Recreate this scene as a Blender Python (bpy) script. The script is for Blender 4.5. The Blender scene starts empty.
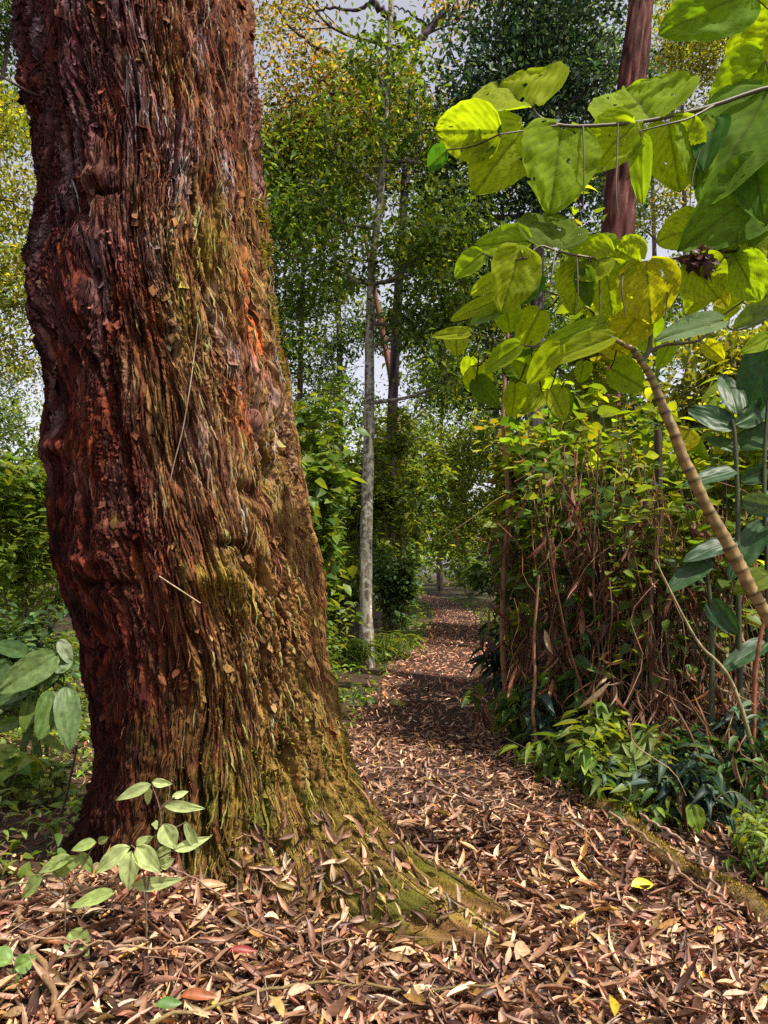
import bpy, math, random
import numpy as np
from mathutils import Vector, Matrix

rng = np.random.default_rng(11)
random.seed(11)
sc = bpy.context.scene
COL = sc.collection
R = math.radians

# ------------------------------------------------------------------ camera
PITCH = R(4.8)
CAM_Z = 1.5
FPX = 745.0
cam_d = bpy.data.cameras.new("camera")
cam_d.sensor_width = 36.0
cam_d.sensor_fit = 'AUTO'
cam_d.lens = FPX / 1024 * 36
cam_d.clip_end = 2000
cam = bpy.data.objects.new("camera", cam_d)
COL.objects.link(cam)
cam.location = (0, 0, CAM_Z)
cam.rotation_euler = (R(90) + PITCH, 0, 0)
sc.camera = cam
CP, SP = math.cos(PITCH), math.sin(PITCH)


def P(px, py, Y):
    """world point seen at photo pixel (px, py) at distance Y ahead"""
    a = (px - 384) / FPX
    b = (512 - py) / FPX
    t = Y / (CP - b * SP)
    return np.array([t * a, Y, CAM_Z + t * (SP + b * CP)])


def G(px, py, z=0.0):
    """ground point at height z under photo pixel"""
    a = (px - 384) / FPX
    b = (512 - py) / FPX
    t = -(CAM_Z - z) / (SP + b * CP)
    return np.array([t * a, t * (CP - b * SP)])


# ------------------------------------------------------------------ noise
_perm = np.random.default_rng(5).permutation(256)
_perm = np.concatenate([_perm, _perm, _perm])
_g = np.random.default_rng(6).normal(size=(256, 3))
_g /= np.linalg.norm(_g, axis=1)[:, None]


def perlin(x, y, z):
    x, y, z = np.broadcast_arrays(x, y, z)
    xi = np.floor(x).astype(np.int64); yi = np.floor(y).astype(np.int64); zi = np.floor(z).astype(np.int64)
    xf = x - xi; yf = y - yi; zf = z - zi
    xi &= 255; yi &= 255; zi &= 255
    u = xf * xf * xf * (xf * (xf * 6 - 15) + 10)
    v = yf * yf * yf * (yf * (yf * 6 - 15) + 10)
    w = zf * zf * zf * (zf * (zf * 6 - 15) + 10)

    def gr(dx, dy, dz):
        h = _perm[_perm[_perm[xi + dx] + yi + dy] + zi + dz]
        g = _g[h]
        return g[..., 0] * (xf - dx) + g[..., 1] * (yf - dy) + g[..., 2] * (zf - dz)
    x00 = gr(0, 0, 0) * (1 - u) + gr(1, 0, 0) * u
    x10 = gr(0, 1, 0) * (1 - u) + gr(1, 1, 0) * u
    x01 = gr(0, 0, 1) * (1 - u) + gr(1, 0, 1) * u
    x11 = gr(0, 1, 1) * (1 - u) + gr(1, 1, 1) * u
    return ((x00 * (1 - v) + x10 * v) * (1 - w) + (x01 * (1 - v) + x11 * v) * w) * 1.6


def sstep(a, b, x):
    t = np.clip((x - a) / (b - a), 0, 1)
    return t * t * (3 - 2 * t)


# ------------------------------------------------------------------ mesh helpers
def mk_mesh(name, V, Q, C=None, smooth=False):
    V = np.asarray(V, dtype=np.float32); Q = np.asarray(Q, dtype=np.int32)
    me = bpy.data.meshes.new(name)
    me.vertices.add(len(V)); me.vertices.foreach_set('co', V.ravel())
    k = Q.shape[1]
    me.loops.add(Q.size); me.loops.foreach_set('vertex_index', Q.ravel())
    me.polygons.add(len(Q))
    me.polygons.foreach_set('loop_start', np.arange(0, Q.size, k, dtype=np.int32))
    if smooth:
        me.polygons.foreach_set('use_smooth', np.ones(len(Q), dtype=bool))
    if C is not None:
        a = me.color_attributes.new('Col', 'FLOAT_COLOR', 'POINT')
        c4 = np.ones((len(V), 4), dtype=np.float32); c4[:, :3] = C
        a.data.foreach_set('color', c4.ravel())
    me.update(calc_edges=True)
    return me


class MB:
    def __init__(s):
        s.V = []; s.Q = []; s.C = []; s.n = 0

    def add(s, V, Q, C):
        V = np.asarray(V, float); Q = np.asarray(Q, np.int64)
        C = np.asarray(C, float)
        if C.ndim == 1: C = np.tile(C, (len(V), 1))
        s.V.append(V); s.Q.append(Q + s.n); s.C.append(C); s.n += len(V)
        return s

    def arrays(s):
        return np.concatenate(s.V), np.concatenate(s.Q), np.concatenate(s.C)


LOC = {}


def tag(o, label=None, cat=None, group=None, kind=None):
    if label: o['label'] = label
    if cat: o['category'] = cat
    if group: o['group'] = group
    if kind: o['kind'] = kind
    return o


def thing(name, label, cat, loc, group=None, kind=None):
    o = bpy.data.objects.new(name, None)
    o.empty_display_size = 0.1
    COL.objects.link(o)
    o.location = tuple(map(float, loc))
    LOC[o.name] = np.array(loc, float)
    return tag(o, label, cat, group, kind)


def part(name, mb, mat, parent=None, smooth=False, origin=None):
    """links accumulated geometry (world coordinates) as one mesh object"""
    V, Q, C = mb.arrays() if isinstance(mb, MB) else mb
    if parent is not None:
        org = LOC[parent.name]
    else:
        org = np.array(origin if origin is not None else (0, 0, 0), float)
    me = mk_mesh(name, V - org, Q, C, smooth)
    me.materials.append(mat)
    o = bpy.data.objects.new(name, me)
    COL.objects.link(o)
    LOC[o.name] = org
    if parent is not None:
        o.parent = parent
    else:
        o.location = tuple(org)
    return o


def unit(v):
    v = np.asarray(v, float)
    return v / np.maximum(np.linalg.norm(v, axis=-1, keepdims=True), 1e-9)


def smooth_path(pts, n):
    """Catmull-Rom resample"""
    pts = np.asarray(pts, float)
    p = np.vstack([2 * pts[0] - pts[1], pts, 2 * pts[-1] - pts[-2]])
    m = len(pts) - 1
    out = []
    for k in range(n):
        s = k / (n - 1) * m
        i = min(int(s), m - 1); t = s - i
        a, b, c, d = p[i], p[i + 1], p[i + 2], p[i + 3]
        out.append(0.5 * (2 * b + (c - a) * t + (2 * a - 5 * b + 4 * c - d) * t * t + (3 * b - a - 3 * c + d) * t ** 3))
    return np.array(out)


def tube(pts, rad, sides=7, col=(.2, .15, .1), colvar=0.0, rough=0.0):
    pts = np.asarray(pts, float); n = len(pts)
    rad = np.broadcast_to(np.asarray(rad, float), (n,)) if np.ndim(rad) == 0 or len(np.atleast_1d(rad)) == n else np.interp(np.linspace(0, 1, n), np.linspace(0, 1, len(rad)), rad)
    T = unit(np.gradient(pts, axis=0))
    ref = np.array([0.31, 0.87, 0.38])
    A = unit(np.cross(T, ref)); B = np.cross(T, A)
    ang = np.linspace(0, 2 * np.pi, sides, endpoint=False)
    rr = rad[:, None] * (1 + rough * rng.normal(size=(n, sides)))
    V = pts[:, None, :] + rr[..., None] * (np.cos(ang)[None, :, None] * A[:, None, :] + np.sin(ang)[None, :, None] * B[:, None, :])
    V = V.reshape(-1, 3)
    i = np.arange(n - 1)[:, None] * sides; j = np.arange(sides)[None, :]; j2 = (j + 1) % sides
    Q = np.stack([i + j, i + j2, i + sides + j2, i + sides + j], -1).reshape(-1, 4)
    C = np.tile(np.asarray(col, float), (len(V), 1))
    if colvar: C = C * (1 + colvar * rng.normal(size=(n, 1, 1)).repeat(sides, 1).reshape(-1, 1))
    return V, Q, np.clip(C, 0.002, 1)


# leaf templates: x along 0..1, y across -1..1 (half width), z lift in lengths
def t_quad():
    return np.array([[0, 0, 0], [.42, 1, .07], [1, 0, 0], [.42, -1, .07]], float), np.array([[0, 1, 2, 3]])


def t_strip(n, prof, fold=0.06):
    xs = np.linspace(0, 1, n + 1)
    V = []
    for x in xs:
        w = prof(x)
        V += [[x, w, fold * w], [x, 0, 0], [x, -w, fold * w]]
    Q = []
    for i in range(n):
        a = i * 3
        Q += [[a, a + 1, a + 4, a + 3], [a + 1, a + 2, a + 5, a + 4]]
    return np.array(V, float), np.array(Q)


lance = lambda x: max(0.02, (math.sin(math.pi * min(1, x ** 0.8)) ** 0.9)) if 0 < x < 1 else 0.02
ovate = lambda x: max(0.02, math.sin(math.pi * x ** 0.62) ** 0.75) if 0 < x < 1 else 0.03
strap = lambda x: max(0.02, min(1, x * 5 + .3) * (1 - x ** 3.0)) if x < 1 else 0.02
TQ = t_quad()
TL3, TL5, TL7 = t_strip(3, lance), t_strip(5, lance, .12), t_strip(7, lance, .1)
TO4, TO6 = t_strip(4, ovate), t_strip(7, ovate, .1)
TS6 = t_strip(6, strap, .1)


def cloud(Pn, D, N, L, W, T, Cn, bend=0.0, twist=0.0, wob=0.0):
    """many leaves at once"""
    Pn = np.asarray(Pn, float); n = len(Pn)
    tv, tq = T; m = len(tv)
    D = unit(D); S = unit(np.cross(N, D)); Nn = np.cross(D, S)
    L = np.broadcast_to(L, (n,)); W = np.broadcast_to(W, (n,))
    bend = np.broadcast_to(bend, (n,)); twist = np.broadcast_to(twist, (n,))
    x = tv[None, :, 0] * np.ones((n, 1)); y = tv[None, :, 1] * (W / 2)[:, None]; z = tv[None, :, 2] * L[:, None]
    ang = twist[:, None] * x
    y2 = y * np.cos(ang) - z * np.sin(ang); z2 = y * np.sin(ang) + z * np.cos(ang)
    z2 = z2 - bend[:, None] * x * x * L[:, None]
    xl = (x - 0.25 * np.abs(bend)[:, None] * x * x) * L[:, None]
    if wob: z2 = z2 + wob * L[:, None] * rng.normal(size=z2.shape)
    V = Pn[:, None] + xl[..., None] * D[:, None] + y2[..., None] * S[:, None] + z2[..., None] * Nn[:, None]
    Q = (tq[None] + (np.arange(n) * m)[:, None, None]).reshape(-1, tq.shape[1])
    C = np.repeat(np.asarray(Cn, float), m, axis=0)
    return V.reshape(-1, 3), Q, C


def pal(colors, n, var=0.18, weights=None):
    colors = np.asarray(colors, float)
    idx = rng.choice(len(colors), n, p=weights)
    c = colors[idx] * np.exp(var * rng.normal(size=(n, 1))) * np.exp(0.06 * rng.normal(size=(n, 3)))
    return np.clip(c, 0.003, 0.9)


# ------------------------------------------------------------------ materials
def new_mat(name):
    m = bpy.data.materials.new(name); m.use_nodes = True
    nt = m.node_tree; nt.nodes.clear()
    return m, nt, nt.nodes.new('ShaderNodeOutputMaterial')


def leaf_mat(name, trans=0.4, rough=0.45, spec=0.4, tcol=(1.5, 1.35, 0.5), noise=30.0, spots=0.25):
    m, nt, out = new_mat(name); N = nt.nodes; Lk = nt.links.new
    at = N.new('ShaderNodeAttribute'); at.attribute_name = 'Col'
    geo = N.new('ShaderNodeNewGeometry')
    nz = N.new('ShaderNodeTexNoise'); nz.inputs['Scale'].default_value = noise; nz.inputs['Detail'].default_value = 4
    Lk(geo.outputs['Position'], nz.inputs['Vector'])
    mr = N.new('ShaderNodeMapRange'); mr.inputs[1].default_value = .3; mr.inputs[2].default_value = .7
    mr.inputs[3].default_value = 1 - spots; mr.inputs[4].default_value = 1 + spots
    Lk(nz.outputs['Fac'], mr.inputs[0])
    mul = N.new('ShaderNodeVectorMath'); mul.operation = 'SCALE'
    Lk(at.outputs['Color'], mul.inputs[0]); Lk(mr.outputs[0], mul.inputs['Scale'])
    pb = N.new('ShaderNodeBsdfPrincipled')
    pb.inputs['Roughness'].default_value = rough
    pb.inputs['Specular IOR Level'].default_value = spec
    Lk(mul.outputs[0], pb.inputs['Base Color'])
    if trans > 0:
        tm = N.new('ShaderNodeVectorMath'); tm.operation = 'MULTIPLY'; tm.inputs[1].default_value = tcol
        Lk(mul.outputs[0], tm.inputs[0])
        tr = N.new('ShaderNodeBsdfTranslucent'); Lk(tm.outputs[0], tr.inputs['Color'])
        mx = N.new('ShaderNodeMixShader'); mx.inputs[0].default_value = trans
        Lk(pb.outputs[0], mx.inputs[1]); Lk(tr.outputs[0], mx.inputs[2]); Lk(mx.outputs[0], out.inputs[0])
    else:
        Lk(pb.outputs[0], out.inputs[0])
    return m


def rough_mat(name, rough=0.8, spec=0.25, nscale=(60, 60, 12), bump=0.4, dist=0.01, var=0.35, c2=None, c2scale=3.0, c2lim=(.5, .6)):
    m, nt, out = new_mat(name); N = nt.nodes; Lk = nt.links.new
    at = N.new('ShaderNodeAttribute'); at.attribute_name = 'Col'
    geo = N.new('ShaderNodeNewGeometry')
    mp = N.new('ShaderNodeMapping'); mp.inputs['Scale'].default_value = nscale
    Lk(geo.outputs['Position'], mp.inputs['Vector'])
    nz = N.new('ShaderNodeTexNoise'); nz.inputs['Scale'].default_value = 1; nz.inputs['Detail'].default_value = 6
    nz.inputs['Roughness'].default_value = .65
    Lk(mp.outputs[0], nz.inputs['Vector'])
    mr = N.new('ShaderNodeMapRange'); mr.inputs[1].default_value = .3; mr.inputs[2].default_value = .7
    mr.inputs[3].default_value = 1 - var; mr.inputs[4].default_value = 1 + var
    Lk(nz.outputs['Fac'], mr.inputs[0])
    mul = N.new('ShaderNodeVectorMath'); mul.operation = 'SCALE'
    Lk(at.outputs['Color'], mul.inputs[0]); Lk(mr.outputs[0], mul.inputs['Scale'])
    colout = mul.outputs[0]
    if c2 is not None:
        n2 = N.new('ShaderNodeTexNoise'); n2.inputs['Scale'].default_value = c2scale; n2.inputs['Detail'].default_value = 5
        Lk(geo.outputs['Position'], n2.inputs['Vector'])
        m2 = N.new('ShaderNodeMapRange'); m2.inputs[1].default_value = c2lim[0]; m2.inputs[2].default_value = c2lim[1]
        Lk(n2.outputs['Fac'], m2.inputs[0])
        mx = N.new('ShaderNodeMix'); mx.data_type = 'RGBA'
        Lk(m2.outputs[0], mx.inputs[0]); Lk(colout, mx.inputs[6]); mx.inputs[7].default_value = (*c2, 1)
        colout = mx.outputs[2]
    pb = N.new('ShaderNodeBsdfPrincipled')
    pb.inputs['Roughness'].default_value = rough
    pb.inputs['Specular IOR Level'].default_value = spec
    Lk(colout, pb.inputs['Base Color'])
    bp = N.new('ShaderNodeBump'); bp.inputs['Strength'].default_value = bump; bp.inputs['Distance'].default_value = dist
    Lk(nz.outputs['Fac'], bp.inputs['Height']); Lk(bp.outputs[0], pb.inputs['Normal'])
    Lk(pb.outputs[0], out.inputs[0])
    return m


M_leaf = leaf_mat('forest_leaf', .45, .45, .3, (1.9, 1.6, .5))
M_gloss = leaf_mat('glossy_leaf', .3, .45, .3, (1.6, 1.5, .5))
M_big = leaf_mat('broad_leaf', .58, .7, .08, (1.65, 1.75, .3), 45, .06)
M_dry = leaf_mat('dry_leaf', .18, .5, .35, (1.3, 1.0, .6), 60, .3)
M_litter = leaf_mat('litter_leaf', .08, .45, .4, (1.2, .9, .6), 50, .3)
M_moss = leaf_mat('moss', .3, .8, .1, (1.3, 1.2, .5), 80, .3)
M_bark = rough_mat('red_bark', .8, .1, (150, 150, 18), 1.0, .006, .55)
M_wood = rough_mat('wood', .75, .25, (70, 70, 16), .5, .006, .35)
M_grey = rough_mat('mottled_bark', .8, .2, (40, 40, 14), .6, .01, .5, (.27, .26, .21), 13, (.5, .57))
M_stem = rough_mat('green_stem', .5, .4, (40, 40, 40), .2, .003, .2)
M_soil = rough_mat('soil', .9, .15, (18, 18, 18), .8, .02, .45)
M_path = rough_mat('path_litter', .85, .2, (28, 28, 28), .9, .02, .5)

# ------------------------------------------------------------------ world, sun
SUN_EL, SUN_AZ = R(60), math.atan2(0.72, -0.5)        # azimuth from +Y towards +X
w = bpy.data.worlds.new("World"); sc.world = w; w.use_nodes = True
nt = w.node_tree; nt.nodes.clear()
sky = nt.nodes.new('ShaderNodeTexSky'); sky.sky_type = 'NISHITA'; sky.sun_disc = False
sky.sun_elevation = SUN_EL; sky.sun_rotation = SUN_AZ
sky.air_density = 1.2; sky.dust_density = 2.0; sky.ozone_density = 1.5
bg = nt.nodes.new('ShaderNodeBackground'); bg.inputs['Strength'].default_value = 0.13
wo = nt.nodes.new('ShaderNodeOutputWorld')
hs = nt.nodes.new('ShaderNodeHueSaturation'); hs.inputs['Saturation'].default_value = .3
tint = nt.nodes.new('ShaderNodeMix'); tint.data_type = 'RGBA'; tint.blend_type = 'MULTIPLY'; tint.inputs[0].default_value = 1
tint.inputs[7].default_value = (1.0, .95, .99, 1)
nt.links.new(sky.outputs[0], hs.inputs['Color']); nt.links.new(hs.outputs[0], tint.inputs[6])
nt.links.new(tint.outputs[2], bg.inputs[0]); nt.links.new(bg.outputs[0], wo.inputs[0])
sun_d = bpy.data.lights.new('sun', 'SUN'); sun_d.energy = 4.8; sun_d.angle = R(0.6); sun_d.color = (1, .93, .8)
sun = bpy.data.objects.new('sun', sun_d); COL.objects.link(sun)
sdir = Vector((math.sin(SUN_AZ) * math.cos(SUN_EL), math.cos(SUN_AZ) * math.cos(SUN_EL), math.sin(SUN_EL)))
sun.rotation_euler = sdir.to_track_quat('Z', 'Y').to_euler()
sun.location = (20, -5, 40)
sc.view_settings.view_transform = 'Standard'
sc.view_settings.look = 'None'
sc.view_settings.gamma = 1.0
sc.view_settings.exposure = 0.7
sc.render.engine = 'CYCLES'
sc.cycles.max_bounces = 6; sc.cycles.diffuse_bounces = 3; sc.cycles.glossy_bounces = 2
sc.cycles.transmission_bounces = 3; sc.cycles.transparent_max_bounces = 4
sc.cycles.use_denoising = False
sc.render.film_transparent = False

# ------------------------------------------------------------------ ground
TX, TY = -0.74, 3.95                       # big tree at the ground


def gh(x, y):
    x = np.asarray(x, float); y = np.asarray(y, float)
    h = 0.05 * perlin(x * .35, y * .35, 3.3) + 0.02 * perlin(x * 1.3, y * 1.3, 7.7)
    d = np.hypot(x - TX, (y - TY))
    h = h + 0.05 * np.exp(-np.maximum(d - .7, 0) ** 2 / .45) * sstep(.3, -.6, x)
    h = h + 0.13 * np.exp(-((x + 1.05) / .55) ** 2 - ((y - 3.0) / .45) ** 2)
    h = h - 0.08 * np.exp(-((x + .05) / .6) ** 2 - ((y - 3.1) / .5) ** 2)
    h = h - 0.10 * sstep(1.7, 2.6, x) * (1 - sstep(5.5, 7, y))
    h = h + .8 * sstep(13, 46, y)
    h = h + 0.35 * sstep(2.5, 12, np.abs(x - .6)) * sstep(5, 12, y)
    return h


def grid_mesh(xs, ys, dz=0.0):
    X, Y = np.meshgrid(xs, ys)
    Z = gh(X, Y) + dz
    V = np.stack([X, Y, Z], -1).reshape(-1, 3)
    nx, ny = len(xs), len(ys)
    i = np.arange(ny - 1)[:, None] * nx + np.arange(nx - 1)[None, :]
    Q = np.stack([i, i + 1, i + nx + 1, i + nx], -1).reshape(-1, 4)
    return V, Q


xs = np.concatenate([np.linspace(-220, -14, 22), np.linspace(-13, -4.2, 36), np.linspace(-4, 5, 150), np.linspace(5.3, 14, 36), np.linspace(15, 220, 22)])
ys = np.concatenate([np.linspace(-30, 0, 12), np.linspace(.5, 10, 160), np.linspace(10.3, 45, 110), np.linspace(48, 260, 26)])
V, Q = grid_mesh(xs, ys)
c = np.tile(np.array([.052, .034, .02]), (len(V), 1))
g_ = sstep(-.1, .3, perlin(V[:, 0] * .5, V[:, 1] * .5, 1.1))[:, None] * sstep(6, 10, V[:, 1])[:, None]
c = c * (1 - .6 * g_) + np.array([.03, .045, .015]) * .6 * g_
tag(part('ground', (V, Q, c), M_soil, smooth=True), kind='structure')

# path centre line and half width
pc = np.array([(0.0, 1.2), (0.2, 3.0), (0.55, 4.6), (0.75, 6.5), (0.85, 9), (1.05, 12.5), (1.6, 17), (2.2, 23), (2.25, 28), (1.3, 34), (-1.5, 42)])
pw = np.array([1.7, 1.55, 1.35, 1.2, 1.1, .95, .74, .66, .64, .66, .7])


def path_c(y): return np.interp(y, pc[:, 1], pc[:, 0])
def path_w(y): return np.interp(y, pc[:, 1], pw)


yy = np.concatenate([np.linspace(1.2, 10, 140), np.linspace(10.2, 42, 120)])
uu = np.linspace(-1, 1, 40)
X = path_c(yy)[:, None] + uu[None] * path_w(yy)[:, None] * (1 + .12 * perlin(yy * .9, 2.2, 0)[:, None])
Y = np.repeat(yy[:, None], len(uu), 1)
Z = gh(X, Y) + 0.012 + .012 * (1 - np.abs(uu)[None])
V = np.stack([X, Y, Z], -1).reshape(-1, 3); nx = len(uu)
i = np.arange(len(yy) - 1)[:, None] * nx + np.arange(nx - 1)[None]
Q = np.stack([i, i + 1, i + nx + 1, i + nx], -1).reshape(-1, 4)
c = np.tile(np.array([.055, .03, .021]), (len(V), 1)) * (1 + .35 * perlin(V[:, 0] * 6, V[:, 1] * 6, .5))[:, None]
tag(part('path', (V, Q, c), M_path, smooth=True), kind='structure')
# ------------------------------------------------------------------ the big tree
AX_Y = 4.0
SQ = .86                                   # the foot is a little flatter along the view than across
EDG = [(-60, 12, 250), (0, 17, 252), (60, 18, 254), (130, 31, 256), (200, 34, 260), (270, 22, 268), (340, 33, 279), (400, 43, 289), (470, 47, 300),
       (560, 54, 321), (640, 80, 328), (700, 92, 333), (760, 94, 342), (830, 86, 356), (880, 70, 370), (930, 62, 376), (960, 58, 380)]
tz, tcx, tr = [], [], []
for py, l, r_ in EDG:
    a, b = P(l, py, 3.83), P(r_, py, 3.83)
    tz.append((a[2] + b[2]) / 2); tcx.append((a[0] + b[0]) / 2); tr.append((b[0] - a[0]) / 2 * .965)
tz = np.array(tz[::-1]); tcx = np.array(tcx[::-1]); tr = np.array(tr[::-1])
ztop = tz[-1]
tz = np.concatenate([[-.6], tz, [7.5, 11.5]]); tcx = np.concatenate([[tcx[0]], tcx, [tcx[-1] - .12, tcx[-1] - .05]]); tr = np.concatenate([[tr[0]], tr, [.5, .34]])


def t_c(z): return np.interp(z, tz, tcx)
def t_r(z): return np.interp(z, tz, tr)


def th_of(px, py, Y=3.45):
    p = P(px, py, Y)
    return math.asin(max(-.99, min(.99, (p[0] - t_c(p[2])) / t_r(p[2])))), p[2]


th = np.concatenate([np.linspace(R(-112), R(112), 760), np.linspace(R(112), R(248), 150)[1:-1]])
zz = np.concatenate([np.linspace(-.15, 4.75, 1080), np.linspace(4.8, 11.5, 120)])
TH, ZZ = np.meshgrid(th, zz)
CX, RR = t_c(ZZ) - .018, t_r(ZZ)


def adiff(a, b): return (a - b + np.pi) % (2 * np.pi) - np.pi


# root flare
zc = np.maximum(ZZ - .02, -.1)
FL = np.zeros_like(RR)
for a, amp, wd, hz in [(56, .84, 15, .23), (78, .25, 14, .3), (30, .22, 12, .3), (5, .12, 15, .25), (-30, .08, 14, .22), (-72, .22, 20, .18), (115, .3, 18, .3), (165, .45, 20, .3), (-140, .45, 20, .3)]:
    wz = R(wd) * (1 + .5 * np.clip(zc, 0, 1))
    FL += amp * np.exp(-zc / hz) * np.exp(-(adiff(TH, R(a)) / wz) ** 2)
FL = np.minimum(FL, 1.1)
# big fluted folds running up from the roots
rx, ry = np.sin(TH), -np.cos(TH)
flow = .22 * perlin(rx * 1.3, ry * 1.3, ZZ * .7) + .07 * perlin(rx * 4, ry * 4, ZZ * 2.2 + 9)
THW = TH + flow + .12 * (ZZ - 2) * .4
wx, wy = np.sin(THW), -np.cos(THW)
lump = .035 * perlin(rx * 1.6, ry * 1.6, ZZ * 1.1 + 4) + .028 * perlin(rx * 4, ry * 4, ZZ * 3.2 + 1)
flute = .03 * perlin(wx * 3.2, wy * 3.2, ZZ * .45 + 3)
r1 = 1 - np.abs(perlin(wx * 6.5, wy * 6.5, ZZ * 1.1 + 20)) * 1.9
r2 = 1 - np.abs(perlin(wx * 15, wy * 15, ZZ * 4.2 + 31)) * 1.9
r3 = 1 - np.abs(perlin(wx * 34, wy * 34, ZZ * 9.5 + 5)) * 1.9
r4 = perlin(wx * 75, wy * 75, ZZ * 24)
r5 = perlin(wx * 26, wy * 26, ZZ * 20 + 2)


def cr(n, w_): return np.exp(-(n / w_) ** 2)


knobby = .55 * sstep(.05, .35, perlin(rx * 2.1 + 5, ry * 2.1, ZZ * 1.3) + .25 * sstep(2.6, 3.6, ZZ) * sstep(R(30), R(-20), TH))      # rough cross-grained zones
fz1 = sstep(-.25, .15, perlin(rx * 6, ry * 6, ZZ * 3 + 3)); fz2 = sstep(-.25, .15, perlin(rx * 11, ry * 11, ZZ * 5 + 31))
K1 = cr(perlin(wx * 6 + 7, wy * 6, ZZ * .9 + 2), .075) * fz1
K2 = cr(perlin(wx * 13 + 4, wy * 13, ZZ * 1.9 + 6), .10) * fz2
K3 = cr(perlin(wx * 27 + 4, wy * 27, ZZ * 4 + 1), .13)
K4 = cr(perlin(wx * 52 + 4, wy * 52, ZZ * 9 + 5), .18)
flk = (perlin(wx * 9 + 3, wy * 9, ZZ * 2.4) * 3.0) % 1.0                   # stepped plates
strand = perlin(wx * 20, wy * 20, ZZ * 2.2 + 9)
DSP = lump + flute + .018 * r1 + .012 * strand - .072 * K1 - .043 * K2 - .021 * K3 - .008 * K4 + .014 * flk + .004 * r4
KI = cr(perlin(wx * 17, wy * 17, ZZ * 19 + 2), .16); KI2 = cr(perlin(wx * 38, wy * 38, ZZ * 36 + 2), .2)
fl2 = (perlin(wx * 14 + 3, wy * 14, ZZ * 6 + 8) * 4.0) % 1.0
DSP += knobby * (.022 * fl2 - .024 * KI - .014 * KI2 + .014 * perlin(wx * 50, wy * 50, ZZ * 30))
DSP += .006 * perlin(wx * 84, wy * 84, ZZ * 5 + 7) + .007 * fl2 * fz2
DSP += sstep(.9, .1, ZZ) * (.016 * perlin(rx * 30, ry * 30, ZZ * 26 + 4) + .010 * perlin(rx * 62, ry * 62, ZZ * 55 + 4) + .03 * perlin(rx * 9, ry * 9, ZZ * 9 + 6))
BUMPS = [  # px, py, sigma along the girth (m), sigma z (m), amount
    (95, 172, .10, .045, .05), (98, 188, .10, .013, -.06), (75, 300, .10, .10, .03), (30, 290, .10, .18, .06), (46, 440, .12, .05, .05),
    (165, 330, .04, .03, -.05), (172, 352, .03, .05, -.05), (215, 578, .11, .065, .085), (245, 553, .03, .035, -.08), (262, 574, .022, .05, -.09),
    (228, 545, .05, .016, -.05), (150, 240, .05, .18, .02), (120, 400, .03, .14, -.04), (240, 190, .02, .10, -.06), (205, 300, .02, .14, -.045),
    (282, 540, .02, .12, -.05), (298, 600, .02, .12, -.05), (310, 470, .02, .16, -.04), (130, 530, .12, .05, .045), (90, 560, .12, .03, .04), (110, 585, .14, .02, -.05),
    (100, 640, .05, .2, -.04), (170, 640, .03, .22, -.05), (205, 660, .03, .16, -.04), (140, 720, .04, .2, .03), (250, 680, .03, .15, .03), (382, 788, .04, .04, -.09),
    (60, 60, .1, .1, .03), (22, 60, .08, .12, .05), (180, 90, .04, .2, .025), (225, 90, .02, .2, -.04), (125, 60, .025, .15, -.035)]
for px, py, sg, sz, am in BUMPS:
    a, z0 = th_of(px, py)
    DSP += am * (1.5 if am < 0 else 1.0) * np.exp(-(adiff(TH, a) * .65 / sg) ** 2 - ((ZZ - z0) / sz) ** 2)
fade = 1 - .5 * sstep(4.7, 6, ZZ)
RAD = RR + .005 + FL * (1 + .22 * perlin(wx * 9, wy * 9, ZZ * 2) + .16 * perlin(rx * 16, ry * 16, ZZ * 14)) + DSP * fade
VX = CX + RAD * np.sin(TH)
VY = AX_Y - RAD * np.cos(TH) * SQ
TV = np.stack([VX, VY, ZZ], -1)

# bark colour (stains, lichen, moss, fresh orange bark, plus painted shade on the left)
def mixc(C, col, f):
    return C * (1 - f[..., None]) + np.asarray(col, float) * f[..., None]


fib = perlin(wx * 40, wy * 40, ZZ * 5 + 3)
fib2 = perlin(wx * 18, wy * 18, ZZ * 2.0 + 13)
CC = np.tile(np.array([.14, .036, .026]), (*TH.shape, 1))
CC = mixc(CC, (.045, .016, .014), sstep(.0, .4, fib2) * .75)
CC = mixc(CC, (.32, .075, .035), sstep(.0, .45, fib) * .7)
wea = sstep(.0, .4, strand + .4 * fib) * sstep(-.1, .2, perlin(rx * 4, ry * 4, ZZ * 2.4 + 12))
CC = mixc(CC, (.33, .18, .15), wea * .6 * sstep(.8, 2.2, ZZ))
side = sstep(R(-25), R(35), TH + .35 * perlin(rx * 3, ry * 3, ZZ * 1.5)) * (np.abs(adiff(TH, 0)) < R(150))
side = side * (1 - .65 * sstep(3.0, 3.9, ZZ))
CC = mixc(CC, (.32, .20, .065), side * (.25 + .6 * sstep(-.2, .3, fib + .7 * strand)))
pur = sstep(R(30), R(-15), TH) * sstep(2.6, 3.4, ZZ) * sstep(-.25, .2, perlin(rx * 6, ry * 6, ZZ * 4 + 22))
CC = mixc(CC, (.17, .075, .085), pur * .6)
grey = sstep(.08, .4, perlin(rx * 3 + 2, ry * 3, ZZ * 1.7 + 6)) * sstep(-.15, .3, fib) * sstep(1.6, 2.6, ZZ)
CC = mixc(CC, (.34, .24, .25), grey * .8)


def blob(px, py, sg, sz):
    a, z0 = th_of(px, py)
    return np.exp(-(adiff(TH, a) * .65 / sg) ** 2 - ((ZZ - z0) / sz) ** 2)


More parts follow.
